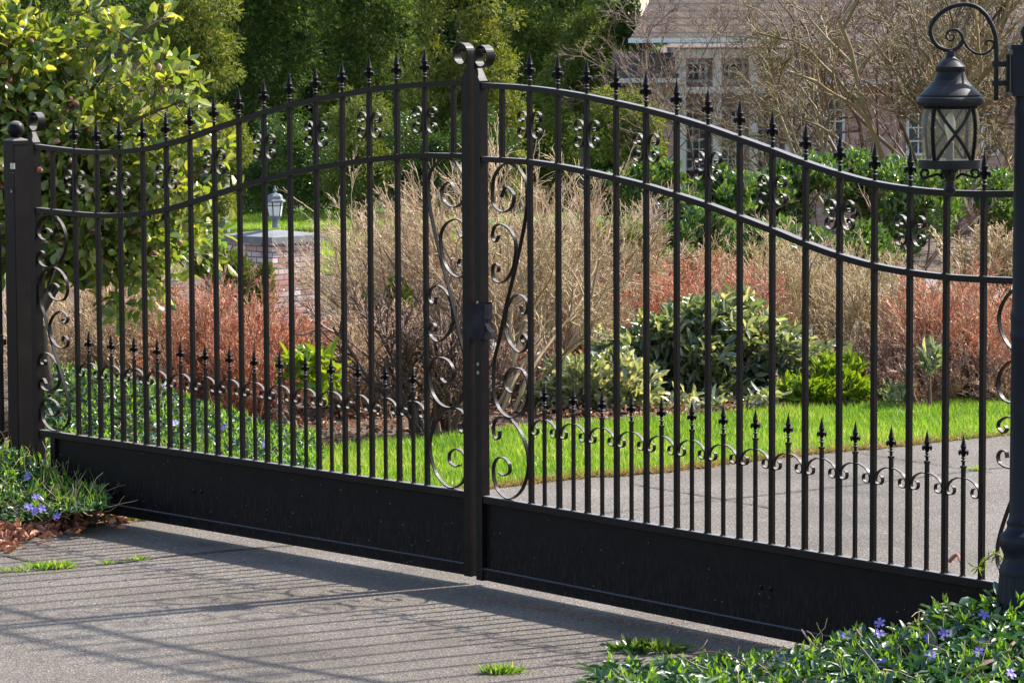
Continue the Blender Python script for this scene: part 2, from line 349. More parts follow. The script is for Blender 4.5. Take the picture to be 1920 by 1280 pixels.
# the curb of the slab: drive is a slab 6 mm above the soil
drive = [tuple(p[:2]) for p in edge] + [(9, 3), (-9, 3)]
sheet('driveway', drive, 0.0, M['concrete'])
lawn_back = [gnd(-300, 900), gnd(480, 850), gnd(620, 842), gnd(830, 818), gnd(1000, 800), gnd(1300, 782), gnd(1600, 755), gnd(1900, 738), gnd(2600, 700)]
lawn = [tuple(p[:2]) for p in edge[3:]] + [tuple(p[:2]) for p in reversed(lawn_back[1:])]
lz = lambda x, y: float(zt(x, y))-.004
sheet('lawn', lawn, lz, M['turf'])
def strip(name, A, B, mat, n=14, dz=.004):
    A = np.array(A, float); B = np.array(B, float); V = []
    tt = np.linspace(0, 1, n*3); ia = np.linspace(0, 1, len(A))
    for j in range(6):
        f = j/5
        for t in tt:
            a = np.array([np.interp(t, ia, A[:, 0]), np.interp(t, ia, A[:, 1])]); b = np.array([np.interp(t, ia, B[:, 0]), np.interp(t, ia, B[:, 1])])
            p = a*(1-f)+b*f; V.append((p[0], p[1], float(zt(p[0], p[1]))+dz))
    m = len(tt); Fs = np.array([(j*m+i, j*m+i+1, (j+1)*m+i+1, (j+1)*m+i) for j in range(5) for i in range(m-1)])
    return tag(mkobj(name, V, Fs, mat), kind='structure')
def pl(px, D): return at(px, 500, D)[:2]
strip('road', [pl(200, 20.5), pl(700, 20.5), pl(1000, 21.5), pl(1400, 27), pl(1950, 28), pl(2600, 28)], [pl(200, 23), pl(700, 24), pl(1000, 26), pl(1400, 32), pl(1950, 33), pl(2600, 33)], M['road'], dz=.002)
strip('far_lawn', [pl(-300, 33), pl(400, 34), pl(1000, 34), pl(1400, 35)], [pl(-300, 56), pl(400, 56), pl(1000, 56), pl(1400, 47)], M['turf'], dz=-.004)

def joint(pts, wd=.012, seed=0):
    rng = np.random.default_rng(seed); P = spline([gnd(*p)[:2] for p in pts], 14); P = P+rng.normal(0, .0012, P.shape)
    T = np.gradient(P, axis=0); T /= np.linalg.norm(T, axis=1)[:, None]; N = np.stack([-T[:, 1], T[:, 0]], 1)
    ww = wd*(.5+rng.random(len(P))*.6); V = []
    for p, n_, q in zip(P, N, ww): V += [(p[0]+n_[0]*q, p[1]+n_[1]*q, .004), (p[0]-n_[0]*q, p[1]-n_[1]*q, .004)]
    Fs = np.array([(2*i, 2*i+1, 2*i+3, 2*i+2) for i in range(len(P)-1)])
    return tag(mkobj('pavement_joint', V, Fs, M['joint']), kind='structure')
JT = [[(-60, 1080), (0, 1074), (90, 1068), (220, 1056), (320, 1043), (440, 1032), (620, 1016)], [(-60, 1028), (0, 1040), (70, 1056)], [(1020, 1244), (1080, 1251), (1140, 1262)],
      [(1190, 908.7), (1359, 937), (1450, 954)], [(1359, 937), (1520, 919), (1668, 902), (1784, 887.5), (1879, 877), (1960, 868)], [(1615, 850.6), (1794, 877), (1860, 886)], [(1100, 966), (1190, 956), (1294, 943), (1359, 937)],
      [(880, 1100), (905, 1150), (935, 1200)]]
for i, j in enumerate(JT[:7]): joint(j, (.0095, .007, .005, .006, .006, .005, .004)[i], i)

# ------------------------------------------------------------------ the two gate leaves
ZF, ZB = .3204, .0281
MID = [1.4821,1.4727,1.4591,1.4416,1.4222,1.3977,1.3712,1.3397,1.307,1.2714,1.2413,1.2194,1.2072,1.2019,1.2029]
TOP = [1.7284,1.7185,1.7047,1.6867,1.6668,1.6433,1.6157,1.5838,1.5514,1.5167,1.4872,1.4644,1.4522,1.447,1.4491]
kk = [-.06/.15, 0]+list(range(1, 16))+[16, 16.72]
TOPX = [1.735, 1.7335]+TOP+[1.4555, 1.461]; MIDX = [1.485, 1.4845]+MID+[1.2065, 1.209]
def zcurve(u, tab): return float(np.interp(u/.15, kk, tab))
def smooth_curve(tab, n=70):
    P = spline([(k*.15, z) for k, z in zip(kk, tab)], 5)
    return P
SA = [(-0.006, 1.35), (0.02, 1.385), (0.062, 1.36), (0.048, 1.316), (-0.001, 1.299), (-0.046, 1.32), (-0.056, 1.362), (-0.046, 1.415), (-0.010, 1.452), (0.035, 1.465), (0.085, 1.45), (0.12, 1.419), (0.134, 1.379), (0.129, 1.304), (0.1, 1.202), (0.062, 1.098), (0.016, 0.979), (-0.025, 0.857), (-0.050, 0.793), (-0.056, 0.713), (-0.046, 0.657), (-0.012, 0.617), (0.034, 0.602), (0.085, 0.615), (0.126, 0.658), (0.136, 0.718), (0.114, 0.763), (0.075, 0.774), (0.033, 0.764), (0.008, 0.734), (0.016, 0.701), (0.046, 0.687), (0.072, 0.700), (0.078, 0.722)]
SB = [(-0.020, 1.221), (-0.038, 1.196), (-0.054, 1.206), (-0.056, 1.224), (-0.044, 1.248), (-0.008, 1.258), (0.039, 1.242), (0.067, 1.21), (0.071, 1.17), (0.056, 1.113), (0.022, 1.073), (-0.016, 1.058), (-0.048, 1.066), (-0.057, 1.090), (-0.052, 1.116), (-0.032, 1.122), (-0.022, 1.108), (-0.028, 1.095)]
SC = [(0.098, 0.985), (0.103, 0.962), (0.120, 0.960), (0.134, 0.98), (0.126, 1.009), (0.087, 1.023), (0.045, 1.006), (0.018, 0.968), (0.008, 0.916), (0.016, 0.888), (0.041, 0.853), (0.088, 0.828), (0.126, 0.846), (0.134, 0.872), (0.114, 0.891), (0.100, 0.877), (0.107, 0.864)]
SD = [(-0.022, 0.552), (-0.024, 0.53), (-0.040, 0.521), (-0.054, 0.537), (-0.056, 0.565), (-0.042, 0.590), (-0.007, 0.602), (0.051, 0.589), (0.101, 0.549), (0.131, 0.488), (0.131, 0.424), (0.094, 0.357), (0.030, 0.323), (-0.030, 0.343), (-0.056, 0.389), (-0.056, 0.430), (-0.034, 0.456), (0, 0.461), (0.030, 0.443), (0.030, 0.414), (-0.002, 0.400), (-0.025, 0.408)]
def C_scroll():     # one C, opening away from the bar (towards +x), attached at x=0,z=0
    up = spline([(.030, .0215), (.026, .0150), (.034, .0100), (.0455, .0130), (.0510, .0255), (.0460, .0385), (.0320, .0450), (.0170, .0410), (.0070, .0290), (.0022, .0140), (.0012, 0.0)], 4)
    dn = [(x, -z) for x, z in up[::-1][1:]]
    return np.array([tuple(p) for p in up]+dn)
CS = C_scroll()
ARM = spline([(.004, .001), (.02, .0005), (.045, -.010), (.0605, -.026), (.063, -.043), (.055, -.052), (.042, -.051), (.034, -.042), (.036, -.030), (.044, -.026)], 4)
def finial(mb, x, z, h):
    R = lambda r: r*h
    prof = [(.05, -.02), (.05, .12), (.085, .14), (.085, .165), (.04, .19), (.04, .215), (.075, .235), (.075, .255), (.045, .28), (.045, .36), (.06, .42), (.07, .52), (.095, .60), (.1, .615), (.085, .635), (.05, .78), (.022, .90), (.004, 1.0)]
    mb.lathe([(R(r), R(q)) for r, q in prof], (x, 0, z), 10)
    for k in range(4):
        a = k*pi/2; pts = [(.03, .30), (.07, .40), (.12, .475), (.165, .46), (.185, .40), (.16, .345)]
        P = [(x+R(q)*cos(a), R(q)*sin(a), z+R(t)) for q, t in pts]
        mb.tube(P, [R(.03), R(.045), R(.05), R(.045), R(.038), R(.02)], 6)
BW = .0166; SW = .0113; RT = .0185
WELD = np.random.default_rng(5)
def weld(mb, x, z, w_):
    for sx in (-1, 1):
        for sy in (-1, 1):
            mb.ball((x+sx*w_*.5, sy*w_*.45, z+.001), .0028+WELD.random()*.0012, 5, (1.2, 1, .7))
def gate(sign, O, ang, dz, label, half, left):
    root = empty('metal_gate', (O[0], O[1], dz), -ang); tag(root, label, 'gate')
    X = lambda u: sign*u
    xc = -.077 if left else -.119; sw = .034; wi = .5*sw    # meeting stile
    joint_u = xc-wi; out_u = xc+wi
    def bx(mb, u0, u1, y0, y1, z0, z1, bev=.0): a, b = sorted((X(u0), X(u1))); mb.box(a, b, y0, y1, z0, z1, bev)
    # stiles with bevelled head
    def stile(u_hi, u_lo, ztop, zlow, zbot):
        m = MB(); a, b = X(u_hi), X(u_lo)
        m.prism([(a, zbot), (b, zbot), (b, zlow), (a+(b-a)*.12, ztop), (a, ztop)] if a < b else [(b, zbot), (a, zbot), (a, ztop), (a+(b-a)*.12, ztop), (b, zlow)], -sw/2, sw/2)
        return m.build('stile', M['black'], root)
    s1 = stile(joint_u, out_u, 1.7846, 1.742, ZB-.002)
    s2 = stile(2.5425, 2.5065, 1.509, 1.468, ZB-.03)
    # ring scrolls on the stile heads
    for st, u0, dr, z0 in ((s1, joint_u+.0025, 1, 1.7846), (s2, 2.540, -1, 1.509)):
        m = MB(); P = [(0, -.004), (0, .02)]
        cx, cz, r = .036, .0405, .036
        for k in range(25):
            a = RAD(180-k*21); rr = r*(1-.020*max(0, k-14)); 
            if k > 17: rr = r*(.94-.07*(k-17))
            P.append((cx+rr*cos(a), cz+rr*sin(a)))
        P = spline(P, 2); P = [(X(u0+dr*p[0]), z0+p[1]) for p in P]
        m.ribbon(P, .0042, .034); m.build('ring_scroll', M['black'], st)
    # curved rails
    for tab in (TOPX, MIDX):
        P = smooth_curve(tab); m = MB(); P = P.copy(); P[:, 1] -= RT/2
        P[0, 0] = out_u+.0005; P[-1, 0] = 2.506
        m.ribbon([(X(a), b) for a, b in P], RT, .027); m.build('curved_rail', M['black'], root)
    m = MB(); bx(m, out_u+.0002, 2.506, -.0135, .0135, ZF-.026, ZF, .002); m.build('bottom_rail', M['black'], root)
    # skirt panel with its lower frame
    m = MB(); bx(m, out_u, 2.43, .001, .005, ZB+.002, ZF-.024); pn = m.build('skirt_panel', M['panel'], root)
    m = MB(); bx(m, out_u, 2.43, -.0125, -.001, ZB, ZB+.036, .002); bx(m, out_u, 2.43, -.020, .0008, ZB+.0365, ZB+.0405); m.build('kick_rail', M['panel'], root)
    m = MB(); bx(m, 2.40, 2.432, -.0125, .0125, ZB+.041, ZF-.0262, .001); m.build('panel_upright', M['black'], root)
    for q in (.0, .045):
        m = MB(); uu = (1.3 if not left else 1.46)+q
        m.ball((X(uu), -.001, .178 if not left else .17), .008, 10, (1, .5, 1)); m.build('bolt', M['panel'], pn, smooth=True)
    # short bars beside the stiles
    for u in (0, 2.4):
        m = MB(); z0, z1 = zcurve(u, MIDX), zcurve(u, TOPX); m.box(X(u)-BW/2, X(u)+BW/2, -BW/2, BW/2, z0-.002, z1-RT+.001, .0015); weld(m, X(u), z0, BW); m.build('short_bar', M['black'], root)
    # main bars with spear and C scrolls
    wel = []
    for k in range(1, 16):
        u = k*.15; m = MB(); m.box(X(u)-BW/2, X(u)+BW/2, -BW/2, BW/2, ZF-.001, TOP[k-1]-RT+.001, .0015)
        weld(m, X(u), ZF, BW); weld(m, X(u), MID[k-1], BW)
        b = m.build('bar', M['black'], root)
        m = MB(); finial(m, X(u), TOP[k-1]-.001, .118); m.build('spear_finial', M['black'], b, smooth=True)
        if k % 2 and (left or k < 15):
            zc = (TOP[k-1]-RT+MID[k-1])/2
            for s_ in (-1, 1):
                m = MB(); m.ribbon([(X(u)+s_*(BW/2+.0008+p[0]), zc+p[1]) for p in CS], .0034, .0125); m.build('scroll', M['black'], b)
    # short pickets
    for k in range(1, 15):
        u = (k+.5)*.15+float(WELD.normal(0, .0012)); m = MB(); m.box(X(u)-SW/2, X(u)+SW/2, -SW/2, SW/2, ZF-.001, .640, .001)
        m.box(X(u)-SW/2-.0012, X(u)+SW/2+.0012, -SW/2-.0012, SW/2+.0012, .6385, .6455); weld(m, X(u), ZF, SW); b = m.build('short_picket', M['black'], root)
        m = MB(); finial(m, X(u), .645, .094); m.build('spear_finial', M['black'], b, smooth=True)
        for s_ in (-1, 1):
            m = MB(); m.ribbon([(X(u)+s_*(SW/2-.004+p[0]), .608+p[1]) for p in ARM], .0032, .0115); m.build('scroll', M['black'], b)
    # big scroll columns; hinge side is the meeting side turned upside down
    off = 0 if not left else .0
    for P in (SA, SB, SC, SD):
        m = MB(); Q = spline(P, 6); m.ribbon([(X(max(a, out_u+.002)+off), b) for a, b in Q], .0042, .0135); m.build('large_scroll', M['black'], root)
        m = MB(); m.ribbon([(X(2.504-(a+.0565)), .3225+(1.465-b)*(1.186-.3225)/(1.465-.3225)) for a, b in Q], .0042, .0135); m.build('large_scroll', M['black'], root)
    # rust, nuts
    if left:
        m = MB(); m.lathe([(.012, 0), (.012, .006), (.008, .007), (.008, .013)], (0, 0, 0), 6)
        o = m.build('hinge_nut', M['rust'], root); o.location = (X(2.486), -.004, 1.36); o.rotation_euler = (0, RAD(90), 0)
        m = MB(); m.lathe([(.004, 0), (.004, .02)], (0, 0, 0), 8); o2 = m.build('hinge_bolt', M['steel'], root, smooth=True); o2.location = (X(2.486), -.004, 1.36); o2.rotation_euler = (0, RAD(90), 0)
        m = MB(); P = [(X(2.50)+.052*t+0, .03+.006*sin(t*2*pi*14), .868+.085*t+.006*cos(t*2*pi*14)) for t in np.linspace(0, 1.6, 200)]
        m.tube(P, .0018, 5); m.build('spring', M['black'], root, smooth=True)
    else:
        for z in (.986, .775, .745):
            m = MB(); m.lathe([(.006, 0), (.006, .003), (.003, .003), (.003, .006)], (0, 0, 0), 8); o = m.build('screw', M['steel'], root); o.location = (X(xc)+.002, -sw/2, z); o.rotation_euler = (RAD(90), 0, 0)
    return root
gL = gate(-1, (-.19735, 11.93898), .83219, 0, 'left leaf of the black iron double gate, smaller and farther, hung on the ball-topped post', 0, True)
gR = gate(1, (-.02953, 11.74558), .90426, -.0075, 'right leaf of the black iron double gate, larger and nearer, running behind the lamp post', 0, False)

# webbing strap wrapped round both meeting stiles
A = gL.location; ang = (.83219+.90426)/2
st = empty('webbing_strap', tuple(at(900, 600, 11.84)), -ang); tag(st, 'black webbing strap wrapped round the two meeting stiles at mid height of the gate', 'strap')
m = MB()
for (z0, z1, gx, gy) in ((-.063, -.012, .046, .0225), (.008, .060, .045, .0215), (-.022, .02, .043, .0198)):
    ring = [(-gx, -gy+.004), (-gx+.004, -gy), (-.01, -gy-.001), (.016, -gy), (gx-.004, -gy), (gx, -gy+.004), (gx+.001, 0), (gx, gy-.004), (gx-.004, gy), (-gx+.004, gy), (-gx, gy-.004)]
    n = len(ring); V = []
    for i, (a, b) in enumerate(ring):
        s_ = .004*sin(i*1.7+z0*90); V += [(a, b, z0+s_), (a, b, (z0+z1)/2), (a, b, z1+s_*.7)]
    m.add(V, [(3*i+j, 3*((i+1) % n)+j, 3*((i+1) % n)+j+1, 3*i+j+1) for i in range(n) for j in range(2)])
m.build('strap_band', M['strap'], st)
m = MB(); m.ribbon([(.043, -.010), (.058, -.03), (.07, -.036), (.079, -.055)], .003, .02, -.005); m.build('strap_tail', M['strap'], st)

# ------------------------------------------------------------------ left gate post, side fence
D = 13.99
pc = at(36.6, 640, D); gp = empty('gate_post', (pc[0], D, 0), -.83219); tag(gp, 'square black gate post with a ball on its cap, left of the gate', 'post')
zc = lambda py: H-(py-45+0)*D/F
def zz(py, D): return at(36, py, D)[2]
hw = .0375; m = MB(); m.box(-hw, hw, -hw, hw, 0, zz(268, D), .003); m.build('post_shaft', M['black'], gp)
m = MB(); z0 = zz(268, D); m.lathe([(hw*1.5, z0-.004), (hw*1.5, z0+.010), (hw*1.36, z0+.0125), (hw*.45, z0+.022), (.018, z0+.023), (.018, z0+.028)], n=4, rot=pi/4); m.build('cap', M['black'], gp)
m = MB(); m.ball((0, 0, zz(243, D)), .0355, 20); m.build('ball_finial', M['black'], gp, smooth=True)
m = MB(); m.box(hw*.45, hw+.008, -hw-.004, -hw+.0, zz(316, D), zz(305, D)); m.build('hinge_plate', M['steel'], gp)
m = MB(); m.box(hw*.2, hw+.01, -hw-.007, -hw, zz(350, D), zz(323, D), .002); m.lathe([(.007, 0), (.007, .004)], (hw*.5, -hw-.01, zz(358, D)), 8); m.build('hinge_block', M['black'], gp)
m = MB(); m.ball((hw*.45, -hw-.001, zz(358, D)), .007, 8, (1, .5, 1)); m.build('bolt', M['steel'], gp, smooth=True)
# fence panel at the far left
fp = at(-24, 640, 14.1); fe = empty('side_fence', (fp[0], 14.1, 0), -.5); tag(fe, 'black metal side fence section at the left edge, next to the ball-topped post', 'fence')
for i in range(4):
    x = .06-.13*i; m = MB(); m.box(x-.012, x+.012, -.012, .012, 0, zz(420, 14.1), .001); m.build('picket', M['black'], fe)
for py in (424, 640, 812):
    m = MB(); m.box(-.6, .085, -.015, .015, zz(py, 14.1)-.012, zz(py, 14.1)+.012, .002); m.build('rail', M['black'], fe)
m = MB(); m.box(.052, .095, -.02, -.0165, zz(660, 14.1), zz(625, 14.1)); m.build('latch_box', M['black'], fe)
m = MB(); m.box(.085, .105, .02, .035, 0, zz(424, 14.1)); m.build('timber_upright', M['olivepost'], fe)

# ------------------------------------------------------------------ lamp post and hanging lantern (foreground right)
D = 9.5; PX = D/F
axp = at(1917, 640, D); lp = empty('lamp_post', (axp[0], D, 0)); tag(lp, 'slate black lamp post at the right edge, in front of the gate', 'lamp post')
LX, LZ = axp[0], 0
def q(px, py, dy=0): p = at(px, py, D); return (p[0]-LX, dy, p[2])
def zq(py): return at(1900, py, D)[2]
def R(px): return px*PX
prof = [(48, -60), (48, 1190), (44, 1150), (41, 1110), (38, 1085), (40, 1078), (41, 1069), (38, 1060), (33, 1050), (32, 1040), (36, 1030), (40, 1022), (40, 1004), (37, 1000), (31, 996), (27, 990), (26, 985), (27, 978), (24, 974), (22, 965), (21, 640), (22, 636), (23.5, 628), (22, 622), (22.5, 600), (23.5, 590), (21, 582), (20, 575), (18, 220), (19, 215), (20, 205), (17, 196), (18, 180)]
pr = [(R(48), 0)] + [(R(r), zq(y)) for r, y in prof[1:]]
m = MB(); m.lathe([p for p in pr if p[1] > zq(1080)], (0, 0, 0), 32); m.build('shaft', M['slate'], lp, smooth=True)
m = MB(); V = []; n = 48
bp = [(R(50), 0), (R(50), zq(1190)), (R(46), zq(1150)), (R(42), zq(1100)), (R(40), zq(1078))]
for r, z in bp:
    for k in range(n): rr = r*(1-.05*(k % 3 == 0)); V.append((rr*cos(2*pi*k/n), rr*sin(2*pi*k/n), z))
m.add(V, [(i*n+k, i*n+(k+1) % n, (i+1)*n+(k+1) % n, (i+1)*n+k) for i in range(4) for k in range(n)]); m.build('fluted_base', M['slate'], lp)
m = MB(); a = R(26); m.box(-a, a, -a, a, zq(180), zq(92), .004); m.box(-R(30), R(30), -R(30), R(30), zq(92), zq(84)); m.build('head_box', M['slate'], lp)
m = MB(); m.lathe([(R(r), zq(y)) for r, y in ((9, 86), (9, 82), (4.5, 78), (4.5, 72), (7, 66), (8.5, 58), (4, 50), (.6, 43))], (0, 0, 0), 10); m.build('top_finial', M['slate'], lp, smooth=True)
c = lambda x, y: q(1560+x/3.2, y/3.2)
arm = MB()
P = spline([c(*p) for p in [(985, 590), (985, 480), (985, 370), (985, 250), (970, 180), (930, 100), (870, 45), (800, 28), (720, 42), (650, 82), (605, 135), (590, 185), (605, 240), (645, 285), (708, 303), (758, 285), (784, 245)]], 6)
arm.tube(P, np.linspace(.0066, .0056, len(P)), 10)
P = spline([c(*p) for p in [(765, 275), (784, 245), (778, 208), (745, 180), (705, 186), (684, 215), (700, 243), (727, 238), (733, 215), (716, 207)]], 6); arm.tube(P, np.linspace(.0045, .0024, len(P)), 8)
P = spline([c(*p) for p in [(770, 200), (790, 245), (818, 290), (862, 320), (912, 325), (955, 300), (972, 268), (958, 246), (932, 246), (922, 262), (934, 270)]], 6); arm.tube(P, np.linspace(.0036, .003, len(P)), 8)
arm.ball(c(985, 588), .0078, 10)
ar = arm.build('scroll_arm', M['slate2'], lp, smooth=True)
m = MB()
for y in (385, 500):
    m.obb(c(960, y), c(1050, y), .014, .0145)
m.box(c(1045, 0)[0], c(1066, 0)[0], -.016, .016, c(0, 560)[2], c(0, 330)[2], .003); m.build('arm_bracket', M['slate2'], lp)
# lantern: part of the post, own sub-parts
LC = c(714, 0)[0]; lz_ = lambda y: c(0, y)[2]; Lr = lambda r: R(r/3.2)
m = MB(); m.lathe([(Lr(r), lz_(y)) for r, y in ((187, 962), (187, 1012), (150, 1016), (60, 1018), (38, 1040), (24, 1090), (30, 1125), (36, 1140), (30, 1160), (10, 1172))][::-1], (LC, 0, 0), 32)
lan = m.build('lantern', M['slate2'], lp, smooth=True); lan['label'] = 'dark barrel lantern with seeded glass and crossed straps'
m = MB(); m.lathe([(Lr(r), lz_(y)) for r, y in ((150, 640), (190, 640), (204, 622), (205, 606), (195, 590), (180, 584), (182, 574), (170, 560), (130, 520), (100, 485), (88, 455), (84, 436), (90, 428), (90, 404), (84, 398), (62, 375), (34, 352), (28, 345), (28, 330), (22, 322), (20, 310), (12, 303))], (LC, 0, 0), 36); m.build('lantern_roof', M['slate2'], lan, smooth=True)
gp_ = [(158, 648), (172, 700), (179, 760), (177, 820), (168, 900), (158, 958)]
m = MB(); V = []; n = 36
for r, y in gp_:
    for k in range(n): V.append((LC+Lr(r)*cos(2*pi*k/n), Lr(r)*sin(2*pi*k/n), lz_(y)))
m.add(V, [(i*n+k, i*n+(k+1) % n, (i+1)*n+(k+1) % n, (i+1)*n+k) for i in range(5) for k in range(n)]); m.build('glass', M['glass'], lan, smooth=True)
gy = np.array([y for r, y in gp_]); gr = np.array([r for r, y in gp_])
def barrel(th, y, ex=3): r = Lr(np.interp(y, gy, gr)+ex); return (LC+r*cos(th), r*sin(th), lz_(y))
m = MB()
th0 = -pi/2+RAD(3)
for k in range(4):
    b = th0+k*pi/2
    for s_ in (-1, 1):
        m.tube([barrel(b+s_*pi/4*1.0, y) for y in np.linspace(645, 962, 9)], Lr(12), 6)
        if k % 2 == 0: m.tube([barrel(b+s_*pi/4*(1-2*t)*.86, 648+t*312) for t in np.linspace(0, 1, 13)], Lr(10), 6)
m.tube([(LC+Lr(158)*cos(a), Lr(158)*sin(a), lz_(650)) for a in np.linspace(0, 2*pi, 33)], Lr(8), 6)
m.build('glass_straps', M['slate2'], lan, smooth=True)
m = MB(); m.lathe([(Lr(24), lz_(962)), (Lr(24), lz_(855)), (Lr(8), lz_(850))], (LC, 0, 0), 12); m.build('candle_sleeve', M['capstone'], lan, smooth=True)
m = MB(); m.lathe([(Lr(r), lz_(y)) for r, y in ((12, 850), (26, 800), (34, 760), (26, 710), (8, 680))], (LC, 0, 0), 12); m.build('bulb', M['bulb'], lan, smooth=True)
m = MB()
for s_ in (-1, 1):
    P = spline([(LC+s_*Lr(x), 0, lz_(y)) for x, y in ((38, 1075), (70, 1050), (120, 1062), (160, 1070), (175, 1045), (160, 1022), (135, 1028), (130, 1045), (142, 1052))], 5); m.tube(P, Lr(9), 6)
    P = spline([(LC, s_*Lr(x), lz_(y)) for x, y in ((38, 1075), (70, 1050), (120, 1062), (160, 1070), (175, 1045), (160, 1022), (135, 1028), (130, 1045), (142, 1052))], 5); m.tube(P, Lr(9), 6)
m.build('scroll_bracket', M['slate2'], lan, smooth=True)

# ------------------------------------------------------------------ brick pillar with lantern
D = 26.0; s_ = D/F; pc = at(514, 500, D); BP = empty('brick_pillar', (pc[0], D, 0), RAD(-43)); tag(BP, 'weathered red brick pillar with grey stone cap, in the shrubs behind the left gate leaf', 'pillar')
zp = lambda py: at(514, py, D)[2]
a = .248; m = MB(); m.box(-a, a, -a, a, -.30, zp(452)); m.build('brick_shaft', M['pillarbrick'], BP)
a2 = .279; z0 = zp(452); m = MB(); m.lathe([(a2*1.414, z0), (a2*1.414, z0+.05), (a2*1.40, z0+.052), (.05, z0+.085)], n=4, rot=pi/4); m.build('capstone', M['capstone'], BP)
PLn = empty('pillar_lantern', (pc[0]+.012, D, 0)); tag(PLn, 'small grey carriage lantern with pale glass standing on the brick pillar', 'lantern')
g = lambda r: r/3.46*s_; zl = lambda y: at(518, 330+y/3.46, D)[2]
m = MB(); m.lathe([(g(r), zl(y)) for r, y in ((22, 335), (22, 322), (20, 300), (24, 288), (22, 284), (26, 281), (40, 268), (48, 258))], n=12); m.build('lantern_base', M['greymetal'], PLn, smooth=True)
m = MB(); m.lathe([(g(r), zl(y)) for r, y in ((62, 170), (72, 166), (70, 158), (54, 150), (50, 130), (36, 118), (12, 112), (7, 104), (14, 96), (12, 86), (5, 80), (7, 74), (1, 62))], n=6, rot=.3); m.build('lantern_roof', M['greymetal'], PLn)
m = MB(); m.lathe([(g(42), zl(258)), (g(56), zl(172))], n=6, rot=.3); m.build('glass', M['milkglass'], PLn)
m = MB()
for k in range(6):
    a = .3+k*pi/3; m.tube([(g(43)*cos(a), g(43)*sin(a), zl(260)), (g(57)*cos(a), g(57)*sin(a), zl(170))], g(3.5), 5)
    b = .3+(k+1)*pi/3; m.tube([(g(54)*cos(a), g(54)*sin(a), zl(190)), (g(54)*cos(b), g(54)*sin(b), zl(190))], g(2.6), 5)
m.build('lantern_frame', M['slate2'], PLn)

# ------------------------------------------------------------------ house behind the garden
D = 48.0; Hx = lambda px: at(px, 200, D)[0]; Hz = lambda py: at(1500, py, D)[2]
HO = empty('house', (0, 0, 0)); tag(HO, 'brick house with brown shingle roof, white gutters and tall windows behind the bare trees', 'house')
def hbox(name, x0, x1, y0, y1, z0, z1, mat, par=HO, bev=0):
    m = MB(); m.box(x0, x1, y0, y1, z0, z1, bev); return m.build(name, mat, par)
zg = -1.1
hbox('wall', Hx(1236), Hx(1268), D-.25, D+2, zg, Hz(135), M['housebrick'])
hbox('wall', Hx(1268)+.003, Hx(1480), D+.35, D+3, zg, Hz(90), M['housebrick'])
hbox('wall', Hx(1480)+.003, Hx(2150), D-.10, D+3, zg, Hz(150), M['housebrick'])
for px, wd in ((1275, 10), (1343, 8), (1411, 8), (1486, 16)):
    hbox('column', Hx(px-wd/1.0), Hx(px+wd/1.0), D-.22-.002*wd, D-.06, zg, Hz(95), M['cream'], bev=.01)
hbox('lintel', Hx(1266), Hx(1500), D-.26, D-.03, Hz(174), Hz(162), M['cream'])
hbox('lintel', Hx(1262), Hx(1504), D-.3, D-.02, Hz(108), Hz(92), M['cream'])
def window(x0, x1, y0, y1, yy, nx, ny):
    f = hbox('window', Hx(x0), Hx(x1), yy-.03, yy+.02, Hz(y1), Hz(y0), M['window'])
    m = MB(); t = .012
    for i in range(nx+1):
        x = Hx(x0)+(Hx(x1)-Hx(x0))*i/nx; ww = t*(1.6 if i in (0, nx) else .8); m.box(x-ww, x+ww, yy-.05, yy-.032, Hz(y1)-t, Hz(y0)+t)
    for j in range(ny+1):
        z = Hz(y1)+(Hz(y0)-Hz(y1))*j/ny; ww = t*(1.6 if j in (0, ny) else .8); m.box(Hx(x0), Hx(x1), yy-.055, yy-.034, z-ww, z+ww)
    m.build('window_frame', M['white'], f)
    return f
for x0, x1 in ((1288, 1326), (1354, 1396), (1420, 1462)):
    window(x0, x1, 205, 318, D+.35, 3, 6); window(x0+2, x1, 118, 152, D+.35, 3, 2)
window(1508, 1536, 185, 270, D-.1, 2, 4); window(1548, 1580, 185, 270, D-.1, 2, 4); window(1700, 1740, 190, 290, D-.1, 2, 4); window(1840, 1870, 190, 290, D-.1, 2, 4)
hbox('window_sill', Hx(1275), Hx(1475), D+.18, D+.33, Hz(332), Hz(321), M['shingle'])
def roof(x0, x1, yf, zf_, yb, zb_, xin0=0, xin1=0, gut=True):
    V = [(x0, yf, zf_), (x1, yf, zf_), (x1-xin1, yb, zb_), (x0+xin0, yb, zb_)]; V += [(a, b, c_-.06) for a, b, c_ in V]
    o = mkobj('roof', V, [(0,1,2,3),(7,6,5,4),(0,4,5,1),(1,5,6,2),(2,6,7,3),(3,7,4,0)], M['shingle'], HO)
    m = MB(); P = [(x0-.02, yf-.05, zf_-.02), (x1+.02, yf-.05, zf_-.02)]
    m.obb(P[0], P[1], .06, .06); m.build('gutter', M['white'], o); return o
roof(Hx(1178), Hx(1610), D-.6, Hz(72), D+4.5, Hz(72)+2.6, 1.55, 0)
roof(Hx(1150), Hx(1270), D-.45, Hz(146), D+.6, Hz(146)+.35)
roof(Hx(1500), Hx(2200), D-.65, Hz(150), D+5, Hz(150)+3.2, 0, 1)
m = MB(); m.obb((Hx(1636), D+.3, Hz(120)), (Hx(1640), D+2.6, Hz(120)+1.2), .05, .05); m.build('roof_flashing', M['cream'], HO)
D2 = 62.0
h2 = empty('far_house', (0, 0, 0)); tag(h2, 'sliver of brown roof seen above the dark conifers at upper left', 'house')
p0 = at(215, 20, D2); p1 = at(320, 95, D2)
m = MB(); m.box(p0[0]-1, p1[0], D2, D2+3, -1, p1[2]-.2); m.build('wall', M['housebrick'], h2)
